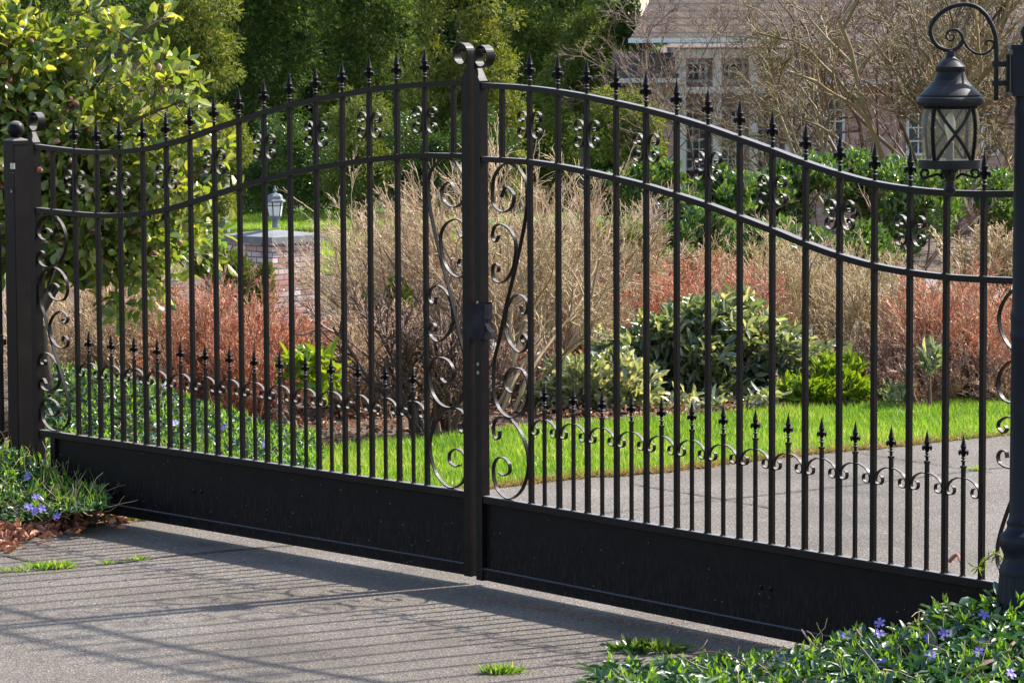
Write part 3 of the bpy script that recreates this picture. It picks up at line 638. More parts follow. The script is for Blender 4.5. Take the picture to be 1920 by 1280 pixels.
V = [(p0[0]-2.0, D2-.3, p1[2]-.1), (p1[0]+.1, D2-.3, p1[2]-.1), (p0[0]+.1, D2+1.5, p0[2]+.3), (p0[0]-2.0, D2+1.5, p0[2]+.3)]; V += [(a, b, c_-.08) for a, b, c_ in V]
mkobj('roof', V, [(0,1,2,3),(7,6,5,4),(0,4,5,1),(1,5,6,2),(2,6,7,3),(3,7,4,0)], M['shingle'], h2)
D3 = 46.5
sh = empty('garden_shed', (0, 0, 0)); tag(sh, 'low pale grey shed roof glimpsed between the camellia and the conifers', 'shed')
pa = at(372, 262, D3); pb = at(432, 300, D3)
m = MB(); m.box(pa[0], pb[0]-.08, D3, D3+.8, -.9, pb[2]+.05); m.build('wall', M['capstone'], sh)
m = MB(); m.prism([(pa[0]-.25, pa[2]-.12), (pb[0]+.04, pb[2]-.03), (pb[0]+.04, pb[2]+.0), (pa[0]+.12, pa[2]+.02), (pa[0]-.25, pa[2]+.02)], D3-.1, D3+.9); m.build('roof', M['white'], sh)

# ------------------------------------------------------------------ plant generators
def rotmats(dirs, rng, roll=None):
    d = dirs/np.linalg.norm(dirs, axis=1)[:, None]; n = len(d)
    r = rng.normal(size=(n, 3)); a = np.cross(d, r); a /= np.linalg.norm(a, axis=1)[:, None]; b = np.cross(a, d)
    return np.stack([a, d, b], 2)      # columns: width, length, normal
LEAF2 = (np.array([(0,0,0),(.5,.45,.1),(0,1,0),(-.5,.45,.1)]), np.array([(0,1,2),(0,2,3)]))
LEAF6 = (np.array([(0,0,0),(.34,.22,.08),(.5,.52,.12),(.27,.83,.05),(0,1,-.08),(-.27,.83,.05),(-.5,.52,.12),(-.34,.22,.08),(0,.5,0)]),
         np.array([(0,1,8),(1,2,8),(2,3,8),(3,4,8),(4,5,8),(5,6,8),(6,7,8),(7,0,8)]))
def _spray(n, seed, spread=1.0):
    r = np.random.default_rng(seed); V = []; Fc = []
    for i in range(n):
        t = r.random(); side = r.choice([-1, 1]); base = np.array([0, t*.75, -.12*t*t]); a = side*r.uniform(.25, .95)*spread
        L = r.uniform(.16, .32)*(1.15-t*.5); d = np.array([sin(a), cos(a), r.uniform(-.35, .25)]); w_ = np.array([cos(a), -sin(a), r.uniform(-.6, .6)])*.095
        b = len(V); V += [base-w_, base+w_, base+d*L]; Fc.append((b, b+1, b+2))
    return np.array(V), np.array(Fc)
SPRAY = _spray(11, 1, 1.2); SPRAY2 = _spray(11, 7, .9)
BLADE = (np.array([(-.5,0,0),(.5,0,0),(.35,.5,.03),(-.35,.5,.03),(0,1,.12)]), np.array([(0,1,2),(0,2,3),(3,2,4)]))
def scatter(name, tmpl, P, Dr, L, W, mat, parent, rng, attr=None, up_normal=0.0):
    V0, F0 = tmpl; n = len(P); Rm = rotmats(Dr, rng)
    if up_normal > 0:      # leaves turn their faces to the light
        d = Rm[:, :, 1]; up = np.array([0, 0, 1.0])*up_normal+rng.normal(size=(n, 3))*(1-up_normal)*.8
        a = np.cross(d, up); a /= np.linalg.norm(a, axis=1)[:, None]+1e-9; b = np.cross(a, d); Rm = np.stack([a, d, b], 2)
    L = np.broadcast_to(L, (n,)); W = np.broadcast_to(W, (n,))
    sc = np.stack([W, L, L], 1)
    V = np.einsum('nij,nkj->nki', Rm, V0[None]*sc[:, None, :])+P[:, None, :]
    Fa = (F0[None]+(np.arange(n)*len(V0))[:, None, None]).reshape(-1, F0.shape[1])
    if attr is None: attr = rng.random(n)
    return mkobj(name, V.reshape(-1, 3), Fa, mat, parent, attr=np.repeat(attr, len(V0)))
def grow(rng, P, Dr, L, R0, levels):
    """levels: (segs, wander, up, children, angle, lenratio, radratio).  Returns list of polylines arrays + tips"""
    out = []; tips = []
    for li, (sg, wan, up, nch, ang, lr, rr, t0) in enumerate(levels):
        n = len(P); pts = np.zeros((n, sg+1, 3)); pts[:, 0] = P; d = Dr/np.linalg.norm(Dr, axis=1)[:, None]
        ds = np.zeros((n, sg+1, 3)); ds[:, 0] = d
        for k in range(sg):
            d = d+rng.normal(size=(n, 3))*wan; d[:, 2] += up; d /= np.linalg.norm(d, axis=1)[:, None]
            pts[:, k+1] = pts[:, k]+d*(L/sg)[:, None]; ds[:, k+1] = d
        rad = R0[:, None]*np.linspace(1, .5, sg+1)[None]
        out.append((pts, rad)); tips.append((pts[:, -1], ds[:, -1], pts, ds))
        if nch == 0: break
        t = rng.uniform(t0, 1, (n, nch)); kf = t*sg; k0 = np.minimum(kf.astype(int), sg-1); fr = kf-k0
        I = np.arange(n)[:, None]; cp = pts[I, k0]*(1-fr)[..., None]+pts[I, k0+1]*fr[..., None]; cd = ds[I, k0]
        r = rng.normal(size=cd.shape); pr_ = np.cross(cd, r); pr_ /= np.linalg.norm(pr_, axis=2)[..., None]
        a = ang*rng.uniform(.6, 1.3, (n, nch)); nd = cd*np.cos(a)[..., None]+pr_*np.sin(a)[..., None]
        cl = (L[:, None]*lr*rng.uniform(.6, 1.2, (n, nch))*(1.15-.5*t)); cr_ = np.repeat((R0*rr)[:, None], nch, 1)*(1.1-.3*t)
        P = cp.reshape(-1, 3); Dr = nd.reshape(-1, 3); L = cl.ravel(); R0 = cr_.ravel()
    return out, tips
def tubes(name, polys, mat, parent, rng, sides=3, rmin=.0018, cols=None):
    VV = []; FF = []; AA = []; base = 0
    for li, (pts, rad) in enumerate(polys):
        n, m, _ = pts.shape; sd_ = sides if li else max(sides, 5); T = np.gradient(pts, axis=1); T /= np.linalg.norm(T, axis=2)[..., None]+1e-12
        ref = rng.normal(size=(n, 1, 3)); a = np.cross(T, ref); a /= np.linalg.norm(a, axis=2)[..., None]+1e-12; b = np.cross(T, a)
        an = np.arange(sd_)*2*pi/sd_; r = np.maximum(rad, rmin)[..., None, None]
        V = pts[:, :, None, :]+r*(a[:, :, None, :]*np.cos(an)[None, None, :, None]+b[:, :, None, :]*np.sin(an)[None, None, :, None])
        idx = (np.arange(n)[:, None, None]*m*sd_+np.arange(m-1)[None, :, None]*sd_+np.arange(sd_)[None, None, :])
        nx_ = (np.arange(n)[:, None, None]*m*sd_+np.arange(m-1)[None, :, None]*sd_+((np.arange(sd_)+1) % sd_)[None, None, :])
        Fq = np.stack([idx, nx_, nx_+sd_, idx+sd_], -1).reshape(-1, 4)+base
        VV.append(V.reshape(-1, 3)); FF.append(Fq); base += n*m*sd_
        c0 = cols[li] if cols else min(1, .2+li*.25)
        AA.append(np.repeat(np.clip(c0+rng.normal(0, .24, n), 0, 1), m*sd_))
    return mkobj(name, np.concatenate(VV), np.concatenate(FF), mat, parent, attr=np.concatenate(AA))
def blob_points(rng, n, lobes, shell=.45):
    """points in a union of ellipsoids (x,y,z,rx,ry,rz), denser towards the outside"""
    lb = np.array(lobes, float); vol = lb[:, 3]*lb[:, 5]; pk = rng.choice(len(lb), n, p=vol/vol.sum())
    u = rng.normal(size=(n, 3)); u /= np.linalg.norm(u, axis=1)[:, None]; r = (shell+(1-shell)*rng.random(n))**.6*(1+rng.normal(0, .04, n))
    L = lb[pk]; P = L[:, :3]+u*r[:, None]*L[:, 3:6]; return P, u
def lobes_px(spec, D, ry=None):
    out = []
    for s in spec:
        px, py, rx, rz = s[:4]; dd = D+(s[4] if len(s) > 4 else 0); p = at(px, py, dd); k = dd/F
        out.append((p[0], dd, p[2], rx*k, (ry or rx*k), rz*k))
    return out

# ------------------------------------------------------------------ conifers and far trees
def conifer(spec, D, n, mat, label, seed, size=.13, droop=-.25, name='conifer_tree', cat='tree', group='conifers closing off the garden', ry=.7, tm=SPRAY, trunk=True):
    rng = np.random.default_rng(seed); lb = lobes_px(list(spec)+[(spec[0][0], 350, spec[0][2]*.9, 70)]*(name == 'conifer_tree' and D > 50.6), D, ry); c = np.mean([l[0] for l in lb])
    # break the big masses into many clumps so that light and dark patches form
    sub = []
    for (x, y, z, rx, ry_, rz) in lb:
        k = int(22+rx*rz*40); u = rng.normal(size=(k, 3)); u /= np.linalg.norm(u, axis=1)[:, None]; r = rng.uniform(.45, 1, k)
        for i in range(k):
            q_ = rng.uniform(.13, .28); sub.append((x+u[i, 0]*rx*r[i], y-abs(u[i, 1])*ry_*r[i]*1.0, z+u[i, 2]*rz*r[i], q_*min(1, rx*1.2), q_, q_*.75*min(1.2, .6+rz*.5)))
    root = empty(name, (c, D, -1.0)); tag(root, label, cat, group)
    n = int(n*1.9); size = size*.72; P, u = blob_points(rng, n, sub, .3); P = P-np.array([c, D, -1.0])
    cen = np.array([0, .3, 0]); out = P*np.array([1, 1, .1])-cen; out /= np.linalg.norm(out, axis=1)[:, None]
    dr = u*.9+out*.5+np.array([0, 0, droop])+rng.normal(0, .55, u.shape)
    tone = np.clip(rng.normal(.42, .24, n), 0, 1)
    scatter('crown', tm, P, dr, size*rng.uniform(.6, 1.3, n), size*.95*rng.uniform(.7, 1.2, n), mat, root, rng, tone, .35)
    if trunk and group:
        h = max(l[2]+l[5]*.7 for l in lb)+1.0
        pts = np.array([[(0, .6, 0), (.03, .6, h*.3), (-.02, .6, h*.5), (0, .6, h*.72)]]); rad = np.array([[.12, .1, .07, .02]])
        tubes('trunk', [(pts, rad)], M['bark'], root, rng, 7)
    return root
conifer([(60, 120, 150, 260), (130, 20, 140, 200), (-60, 0, 150, 300)], 53, 15000, M['conifer'], 'dark green conifer behind the camellia at upper left', 11)
conifer([(330, 190, 110, 240), (300, 330, 120, 90), (350, 20, 90, 180)], 52, 16000, M['conifer2'], 'olive tinted conifer rising right of the camellia', 12)
conifer([(480, 60, 120, 220), (450, 230, 120, 160), (520, -80, 120, 180)], 54, 18000, M['conifer'], 'deep green cypress with dense upright sprays, left of centre', 13)
conifer([(660, 60, 110, 260), (690, -40, 120, 200), (720, 220, 120, 150)], 55, 17000, M['conifer'], 'dark cypress standing behind the left leaf near its peak', 14)
conifer([(860, 40, 120, 240), (900, 220, 110, 150), (820, 250, 90, 120)], 53.5, 17000, M['conifer2'], 'olive green cypress right behind the ring scrolls at the middle of the gate', 15)
conifer([(1030, -10, 110, 180), (1010, 180, 90, 180), (1060, 280, 100, 120)], 55, 15000, M['conifer'], 'tall dark conifer right of the ring scrolls', 16)
conifer([(1100, 130, 78, 95), (1130, 190, 70, 60), (1060, 170, 60, 70), (1100, 70, 45, 50)], 50, 9000, M['conifer3'], 'yellow green feathery conifer with a rounded top, left of the house', 17, .11, -.1, tm=SPRAY2)
conifer([(1150, 20, 48, 70), (1195, 62, 40, 34), (1150, 300, 60, 110), (1215, 260, 45, 90)], 50.5, 8000, M['conifer'], 'dark conifer touching the left end of the house roof', 18)
conifer([(545, 300, 90, 95), (480, 345, 70, 60), (610, 330, 70, 75)], 48.5, 9000, M['laurel'], 'rounded mid green shrub tree above the pillar lantern', 19, .1, .1, name='rounded_shrub_tree', group=None, tm=SPRAY2)
conifer([(670, 240, 62, 80), (655, 310, 60, 60), (700, 320, 50, 60)], 47.5, 6500, M['conifer3'], 'golden green weeping conifer behind the second and third bars left of the middle', 20, .1, -.3, tm=SPRAY2)
conifer([(760, 300, 80, 100), (840, 330, 70, 90), (900, 300, 70, 90)], 48, 9000, M['laurel'], 'bright green bushy evergreen low behind the middle of the gate', 21, .1, .1, group=None, name='bushy_evergreen', tm=SPRAY2)
conifer([(390, 330, 60, 60), (430, 280, 50, 70), (320, 350, 50, 50), (400, 380, 50, 40)], 45.6, 7000, M['conifer2'], 'mottled olive shrub tree in front of the grey shed', 22, .1, .1, group=None, name='rounded_shrub_tree', tm=SPRAY2)
conifer([(1195, 215, 48, 42), (1185, 290, 55, 60), (1140, 240, 50, 70), (1215, 240, 26, 60)], 46, 6000, M['conifer2'], 'olive dark bushy evergreen hiding the left corner of the house', 23, .1, .0, group=None, name='bushy_evergreen', tm=SPRAY2)
# a far belt of woodland closing the gaps behind
rng = np.random.default_rng(77)
P, u = blob_points(rng, 42000, lobes_px([(x, y, 150, 200) for x in range(-200, 1150, 110) for y in (-60, 200)], 64, 1.5), .1)
keep = ~((P[:, 0] > at(1185, 0, 64)[0]) & (P[:, 0] < at(1262, 0, 64)[0]) & (P[:, 2] > at(1200, 60, 64)[2])); P = P[keep]; u = u[keep]
tag(scatter('far_woodland', SPRAY, P, u+np.array([0, 0, -.2]), .42*rng.uniform(.6, 1.2, len(P)), .45, M['conifer'], None, rng, np.clip(rng.normal(.3, .2, len(P)), 0, 1), .3), 'far dark wood closing the view behind the garden conifers', 'woodland', kind='stuff')

# ------------------------------------------------------------------ bare trees in front of the house
def bare_tree(px, py, D, stems, L, label, seed, mat='moss', spread=.35, lv=None, name='bare_tree', group='bare trees in front of the house', r0=.035, cat='tree', up=.02, rmin=.0032):
    rng = np.random.default_rng(seed); b = at(px, py, D); z0 = float(zt(b[0], D)); root = empty(name, (b[0], D, z0)); tag(root, label, cat, group)
    n = stems; P = np.stack([rng.normal(0, .06, n), rng.normal(0, .06, n), np.zeros(n)], 1)
    Dr = np.stack([rng.normal(0, spread, n), rng.normal(0, spread, n), np.ones(n)], 1)
    lv = lv or [(8, .12, .03, 7, .65, .55, .5, .3), (7, .16, up, 6, .6, .55, .5, .2), (5, .2, up, 6, .6, .55, .55, .2), (4, .22, up, 2 if mat == 'farwig' else 3, .6, .6, .6, .2), (3, .25, .0, 0, .6, .5, .6, .2)]
    polys, tips = grow(rng, P, Dr, np.full(n, L)*rng.uniform(.8, 1.1, n), np.full(n, r0), lv)
    tubes('trunk', polys[:1], M[mat], root, rng, 6, cols=[.35])
    tubes('branches', polys[1:], M[mat], root, rng, 3, rmin, cols=[.45, .6, .65, .7])
    return root, polys, tips
bare_tree(1705, 420, 38, 5, 2.8, 'bare mossy tree with forked trunks left of the hanging lantern', 31, spread=.3, r0=.05)
bare_tree(1590, 420, 40, 2, 2.4, 'bare mossy tree in front of the right end of the front window', 32, spread=.35)
bare_tree(1850, 420, 37, 4, 2.3, 'bare mossy tree behind the hanging lantern', 33, spread=.4, r0=.045)
bare_tree(1460, 430, 42, 3, 2.6, 'thin bare tree in front of the tall house windows', 34, spread=.5, r0=.02, rmin=.0022, mat='farwig')
bare_tree(1375, 430, 44, 3, 2.9, 'thin bare tree near the left house column', 35, spread=.5, mat='farwig', rmin=.0022, r0=.017)
bare_tree(1660, 430, 44, 5, 3.4, 'bare pinkish tree close to the right wing of the house', 36, spread=.45, mat='farwig')
bare_tree(1790, 430, 43, 5, 3.4, 'bare pinkish tree behind the mossy ones at the right', 37, spread=.4, mat='farwig')
bare_tree(1960, 430, 40, 4, 3.1, 'bare tree behind the lamp post top', 38, spread=.45)
bare_tree(1240, 440, 46.5, 3, 2.9, 'small bare tree at the left corner of the house', 39, spread=.55, mat='farwig', r0=.02)

# ------------------------------------------------------------------ leafy shrubs
def leafy(spec, D, n, mat, label, seed, L=.07, W=.035, tm=LEAF6, name='evergreen_shrub', ry=None, up=.5, tone=(.45, .25), stems=5, group=None, dr_up=.3, cat='shrub', shell=.5, clump=True):
    rng = np.random.default_rng(seed); lb = lobes_px(spec, D, ry); c = np.mean([l[0] for l in lb]); z0 = float(zt(c, D)); o = np.array([c, D, z0])
    if clump:
        sub = []
        for (x, y, z, rx, ry_, rz) in lb:
            k = int(10+rx*rz*60); u = rng.normal(size=(k, 3)); u /= np.linalg.norm(u, axis=1)[:, None]; r = rng.uniform(.3, .95, k)
            for i in range(k):
                q_ = rng.uniform(.25, .42); sub.append((x+u[i, 0]*rx*r[i], y+u[i, 1]*ry_*r[i], z+u[i, 2]*rz*r[i], q_*rx, q_*ry_, q_*rz))
        lb2 = sub
    else: lb2 = lb
    root = empty(name, tuple(o)); tag(root, label, cat, group)
    P, u = blob_points(rng, n, lb2, shell); P -= o; P = P[P[:, 2] > .01]; u = u[:len(P)]
    cc = P-np.array([0, 0, -.1]); cc /= np.linalg.norm(cc, axis=1)[:, None]
    dr = cc*.6+rng.normal(0, .5, P.shape)+np.array([0, 0, dr_up])
    m_ = len(P)
    scatter('foliage', tm, P, dr, L*rng.uniform(.65, 1.25, m_), W*rng.uniform(.8, 1.2, m_), mat, root, rng, np.clip(rng.normal(*tone, m_), 0, 1), up)
    hh = max(l[2] for l in lb)-z0
    Q = np.zeros((stems, 3)); Q[:, 0] = rng.normal(0, .05, stems); Dr = np.stack([rng.normal(0, .5, stems), rng.normal(0, .4, stems), np.ones(stems)], 1)
    polys, tips = grow(rng, Q, Dr, np.full(stems, max(hh, .2)), np.full(stems, .012), [(6, .15, .05, 6, .6, .5, .6, .2), (5, .2, .03, 5, .6, .5, .6, .2), (4, .2, 0, 0, .6, .5, .6, .2)])
    tubes('stems', polys, M['brown'], root, rng, 4)
    return root
# green laurel hedge bushes in front of the house
for i, (spec, D, n, lab) in enumerate([
    ([(1190, 350, 60, 50), (1240, 330, 50, 40)], 34, 3600, 'glossy green laurel bush below the left corner of the house'),
    ([(1330, 400, 75, 75), (1370, 360, 60, 40)], 32, 5200, 'glossy green laurel bush below the tall house windows'),
    ([(1480, 360, 90, 60), (1530, 330, 60, 40), (1440, 400, 60, 60)], 33, 5600, 'broad glossy laurel bush right of the house windows'),
    ([(1420, 460, 90, 50), (1600, 470, 90, 50)], 31, 4200, 'low laurel bush in front of the broad ones, above the straw coloured shrub'),
    ([(1620, 350, 80, 60), (1660, 400, 70, 60)], 33.5, 5200, 'glossy laurel bush with reddish tips left of the hanging lantern'),
    ([(1740, 400, 70, 95), (1700, 350, 60, 50)], 32.5, 5600, 'tall dense laurel bush under the hanging lantern'),
    ([(1850, 370, 70, 45), (1900, 400, 60, 60)], 33.8, 3600, 'olive tinted laurel bush beside the lamp post')]):
    leafy(spec, D, n, M['laurel'], lab, 50+i, .075, .036, LEAF2, 'laurel_bush', group='laurel bushes in front of the house', up=.6, ry=.5)
leafy([(1300, 450, 60, 60), (1260, 470, 50, 40), (1340, 440, 40, 40)], 27, 4200, M['laurel'], 'dark green bush with reddish shoots behind the coral twigs', 57, .06, .025, LEAF2, 'laurel_bush', up=.5)
leafy([(1290, 478, 60, 30), (1400, 500, 40, 40)], 25.5, 2200, M['conifer3'], 'low yellow green juniper above the coral twigs', 58, .07, .05, SPRAY, 'juniper_shrub', up=.3)
leafy([(435, 525, 75, 68), (390, 495, 42, 36), (485, 550, 36, 56)], 22.5, 9000, M['conifer3'], 'clipped yellow green cypress shrub in front of the brick pillar', 59, .06, .05, SPRAY, 'cypress_shrub', up=.3, tone=(.35, .25))
leafy([(1120, 470, 55, 50), (1180, 430, 40, 40)], 20.6, 1500, M['yellowleaf'], 'olive green bush tangled in the tan twigs right of the middle', 65, .04, .018, LEAF2, 'leafy_bush', up=.4, tone=(.15, .15))
leafy([(700, 600, 50, 45), (740, 560, 40, 35)], 19.4, 900, M['conifer3'], 'sparse olive bush behind the dark stemmed shrub', 66, .045, .02, LEAF2, 'leafy_bush', up=.4, tone=(.2, .15))
# rhododendrons
leafy([(1300, 650, 120, 95), (1390, 690, 140, 95), (1225, 690, 85, 90), (1330, 600, 95, 55), (1490, 690, 85, 80), (1170, 660, 60, 60), (1200, 755, 80, 45), (1320, 755, 110, 40), (1440, 750, 80, 35), (1220, 772, 85, 36, -.8), (1340, 765, 95, 38, -.8), (1440, 762, 60, 36, -.8)], 18.3, 11500, M['rhodo'], 'big dark rhododendron with bronzed leaves behind the right gate leaf', 60, .085, .03, LEAF6, 'rhododendron', up=.55, dr_up=-.25, ry=.35)
leafy([(1090, 740, 80, 70), (1160, 720, 70, 60), (1030, 770, 50, 40), (1180, 780, 70, 30)], 17.4, 3000, M['rhodo'], 'loose rhododendron with yellowing leaves close to the middle of the gate', 61, .075, .03, LEAF6, 'rhododendron', up=.55, tone=(.65, .25), ry=.25)
leafy([(1550, 720, 75, 55), (1500, 750, 60, 40)], 17.6, 1700, M['yellowleaf'], 'bright yellow green rhododendron at the lawn edge right of the big dark one', 62, .075, .024, LEAF6, 'rhododendron', up=.5, ry=.25)
leafy([(1745, 680, 22, 28), (1680, 745, 22, 20)], 17.3, 130, M['rhodo'], 'small young rhododendron sprig in front of the red twigs at right', 63, .075, .022, LEAF6, 'rhododendron', stems=2, ry=.08, clump=False)
leafy([(590, 700, 45, 40), (560, 690, 25, 30)], 15.9, 150, M['yellowleaf'], 'young yellow green sapling with a pale stem in the lawn behind the left gate leaf', 64, .10, .035, LEAF6, 'leafy_sapling', stems=2, ry=.1, clump=False, dr_up=-.3)

# ------------------------------------------------------------------ twiggy shrubs
def twiggy(px0, px1, D, hpx, label, seed, mat, stems, spread=.45, leaf=None, r=.006, lv=None, name='twiggy_shrub', dep=.4, rmin=.0014, cols=None, nleaf=0, lsz=.02, lean=0, cat='shrub', group=None, wander=.08, yb=None):
    rng = np.random.default_rng(seed); c = (at(px0, 600, D)[0]+at(px1, 600, D)[0])/2; hw_ = abs(at(px1, 600, D)[0]-at(px0, 600, D)[0])/2; z0 = float(zt(c, D))
    ztop = at((px0+px1)/2, hpx, D)[2]; Ht = (ztop-z0)*(.72 if D > 20 and px0 > 1300 else .95 if D < 18.7 and name == 'twiggy_shrub' and mat != 'darktwig' else .74)
    root = empty(name, (c, D, z0)); tag(root, label, cat, group)
    r = r*.62 if mat != 'darktwig' else r*.8; stems = int(stems*1.5) if stems < 60 else stems
    P = np.stack([rng.uniform(-hw_*.75, hw_*.75, stems), rng.uniform(-dep, dep, stems), np.zeros(stems)], 1)
    Dr = np.stack([P[:, 0]/hw_*.25+lean+rng.normal(0, spread, stems), rng.normal(0, spread*.8, stems), np.ones(stems)], 1)
    lv = lv or [(8, wander, .03, 9, .45, .55, .42, .12), (5, .12, .05, 6, .42, .5, .6, .1), (4, .15, .03, 4, .45, .5, .6, .1), (3, .15, 0, 0, .6, .5, .6, .2)]
    polys, tips = grow(rng, P, Dr, Ht*rng.uniform(.42, 1.05, stems), r*rng.uniform(.8, 2.4, stems), lv)
    tubes('twigs', polys, M[mat], root, rng, 3, rmin, cols)
    if leaf:
        T = tips[-1]; pk = rng.choice(len(T[0]), min(nleaf, len(T[0])), replace=False)
        scatter('leaves', LEAF2, T[0][pk], T[1][pk]+rng.normal(0, .4, (len(pk), 3)), lsz*rng.uniform(.6, 1.3, len(pk)), lsz*.5, M[leaf], root, rng)
    return root
# big pale shrubs behind the middle
twiggy(880, 1110, 19.5, 225, 'tall pale twiggy shrub rising behind the gate just right of the middle', 70, 'pinktan', 34, .3, 'bud', .009, nleaf=5000, lsz=.009, cols=[.3, .6, .8, .9])
twiggy(700, 870, 20.5, 285, 'pinkish bare shrub behind the left gate leaf, beside the middle posts', 71, 'pinktan', 32, .35, 'bud', .008, nleaf=5000, lsz=.009, cols=[.3, .6, .8, .9])
twiggy(1040, 1290, 21, 330, 'tan bare shrub with yellow lichen behind the third to fifth bars right of the middle', 72, 'tan', 34, .4, 'yellowleaf', .008, nleaf=1500, lsz=.014, cols=[.3, .5, .7, .8])
twiggy(680, 800, 21.5, 400, 'low tan bare shrub right of the brick pillar', 73, 'tan', 26, .45, 'rustleaf', .007, nleaf=2500, lsz=.02)
twiggy(1330, 1580, 22, 400, 'fan shaped tan shrub behind the right gate leaf', 74, 'tan', 40, .45, None, .008, cols=[.3, .6, .8, .9])
twiggy(1540, 1740, 20.5, 450, 'dense straw coloured shrub left of the red twigs', 75, 'tan', 34, .4, 'yellowleaf', .007, nleaf=700, lsz=.016)
twiggy(1790, 1980, 28, 395, 'greyish tan shrub beside the lamp post shaft', 76, 'tan', 30, .5, 'rustleaf', .008, nleaf=1500, lsz=.02, rmin=.003)
# dark stemmed shrub in the lawn
twiggy(745, 880, 16.3, 455, 'dark stemmed bare shrub growing from the lawn left of the middle posts', 77, 'darktwig', 15, .42, None, .010, dep=.12, rmin=.0019, cols=[.1, .4, .6, .8], lv=[(8, .1, .02, 7, .5, .55, .55, .2), (6, .16, .03, 6, .5, .5, .6, .15), (4, .2, .02, 4, .6, .5, .65, .1), (3, .2, 0, 0, .6, .5, .6, .2)])
# tree like stems right of the middle
br, _, _ = bare_tree(955, 600, 17.3, 5, .9, 'multi stemmed bare tree with smooth tan trunks just right of the middle posts', 78, mat='tan', spread=.5, r0=.012, rmin=.0014, name='multistem_tree', group=None,
    lv=[(9, .13, .02, 7, .6, .55, .5, .3), (7, .15, .03, 6, .55, .55, .5, .2), (5, .2, .03, 5, .5, .55, .6, .2), (4, .2, .02, 3, .6, .5, .6, .2), (3, .25, .0, 0, .6, .5, .6, .2)])
# red and rusty shrubs
twiggy(330, 560, 16.9, 585, 'bright coral red twiggy shrub behind the left gate leaf', 80, 'coral', 120, .4, 'coralleaf', .004, nleaf=14000, lsz=.017, dep=.45, cols=[.2, .5, .6, .7])
twiggy(130, 340, 17.2, 500, 'rusty brown tangled shrub under the camellia branches', 81, 'pinktan', 100, .7, 'rustleaf', .005, nleaf=6000, lsz=.018, dep=.45, wander=.22)
twiggy(600, 790, 17.4, 600, 'rusty pink twiggy shrub left of the dark stemmed one', 82, 'pinktan', 90, .5, 'rustleaf', .005, nleaf=5000, lsz=.016, dep=.4)
twiggy(560, 800, 18.6, 600, 'low reddish brown shrub behind the young sapling', 83, 'brown', 60, .6, 'coralleaf', .005, nleaf=2500, lsz=.02, dep=.3)
twiggy(1050, 1240, 20.2, 500, 'coral twigged shrub behind the loose rhododendron', 84, 'coral', 90, .4, 'coralleaf', .005, nleaf=9000, lsz=.019, dep=.5)
twiggy(1220, 1400, 20.4, 470, 'coral twigged shrub above the big dark rhododendron', 85, 'coral', 90, .4, 'coralleaf', .005, nleaf=9000, lsz=.019, dep=.5)
twiggy(1700, 1840, 18.2, 530, 'bright red twiggy shrub right of the straw coloured one', 86, 'coral', 80, .45, 'coralleaf', .0045, nleaf=8000, lsz=.017, dep=.4)
twiggy(1800, 1980, 18.8, 520, 'red twiggy shrub beside the lamp post at the right edge', 87, 'coral', 80, .45, 'coralleaf', .0045, nleaf=8000, lsz=.017, dep=.4)
twiggy(1600, 1780, 17.8, 640, 'low tangled brown shrub at the lawn edge at right', 88, 'brown', 90, .8, 'rustleaf', .0045, nleaf=2500, lsz=.02, dep=.3, wander=.25)
twiggy(880, 1080, 17.9, 640, 'low brown twiggy undergrowth around the tan trunks', 89, 'brown', 60, .8, 'rustleaf', .0045, nleaf=2500, lsz=.022, dep=.3, wander=.25)
twiggy(1760, 1960, 17.9, 660, 'low brown and red undergrowth at the right lawn edge', 90, 'brown', 80, .8, 'rustleaf', .0045, nleaf=2500, lsz=.02, dep=.3, wander=.25)

# ------------------------------------------------------------------ camellia at the left
rng = np.random.default_rng(101)
D = 15.3; cb = at(90, 700, D); CA = empty('camellia', (cb[0], D, 0)); tag(CA, 'big camellia with glossy yellow green leaves and brown buds at upper left', 'shrub')
o = np.array([cb[0], D, 0])
lobes = lobes_px([(30, 180, 150, 130), (-60, 330, 150, 200), (90, 350, 130, 140), (140, 240, 100, 95), (195, 370, 100, 105), (285, 330, 58, 62), (60, 90, 80, 60), (-40, 60, 90, 110), (200, 460, 100, 65), (110, 470, 90, 60), (300, 445, 48, 48), (262, 255, 42, 42)], D, .28)
P, u = blob_points(rng, 7400, lobes, .35)
br_px = [((60, 560), (110, 300), (150, 200), (262, 52)), ((60, 560), (60, 300), (60, 150), (115, 20)), ((60, 560), (30, 350), (0, 200), (-30, 60)), ((70, 600), (150, 420), (260, 380), (385, 320)),
         ((70, 600), (180, 440), (280, 440), (345, 500)), ((60, 560), (150, 330), (230, 240), (340, 190)), ((60, 600), (120, 450), (190, 480), (250, 545)), ((60, 560), (100, 380), (200, 330), (300, 300))]
polys = []
Bp = []
for k, b in enumerate(br_px):
    Q = spline([at(px, py, D+.15*sin(k*2.1)*(i/3)) for i, (px, py) in enumerate(b)], 6)-o; Bp.append(Q)
pts = np.array(Bp); rad = np.repeat(np.linspace(.018, .005, pts.shape[1])[None], len(pts), 0)
i0 = rng.integers(6, pts.shape[1]-1, (len(pts), 26)); P0 = pts[np.arange(len(pts))[:, None], i0].reshape(-1, 3); n = len(P0)
tw, tt = grow(rng, P0, rng.normal(0, 1, (n, 3))+np.array([.3, 0, .4]), rng.uniform(.12, .32, n), np.full(n, .004), [(5, .15, .03, 3, .6, .5, .7, .3), (4, .2, .02, 0, .6, .5, .6, .2)])
tubes('branches', [(pts, rad)]+tw, M['bark'], CA, rng, 4)
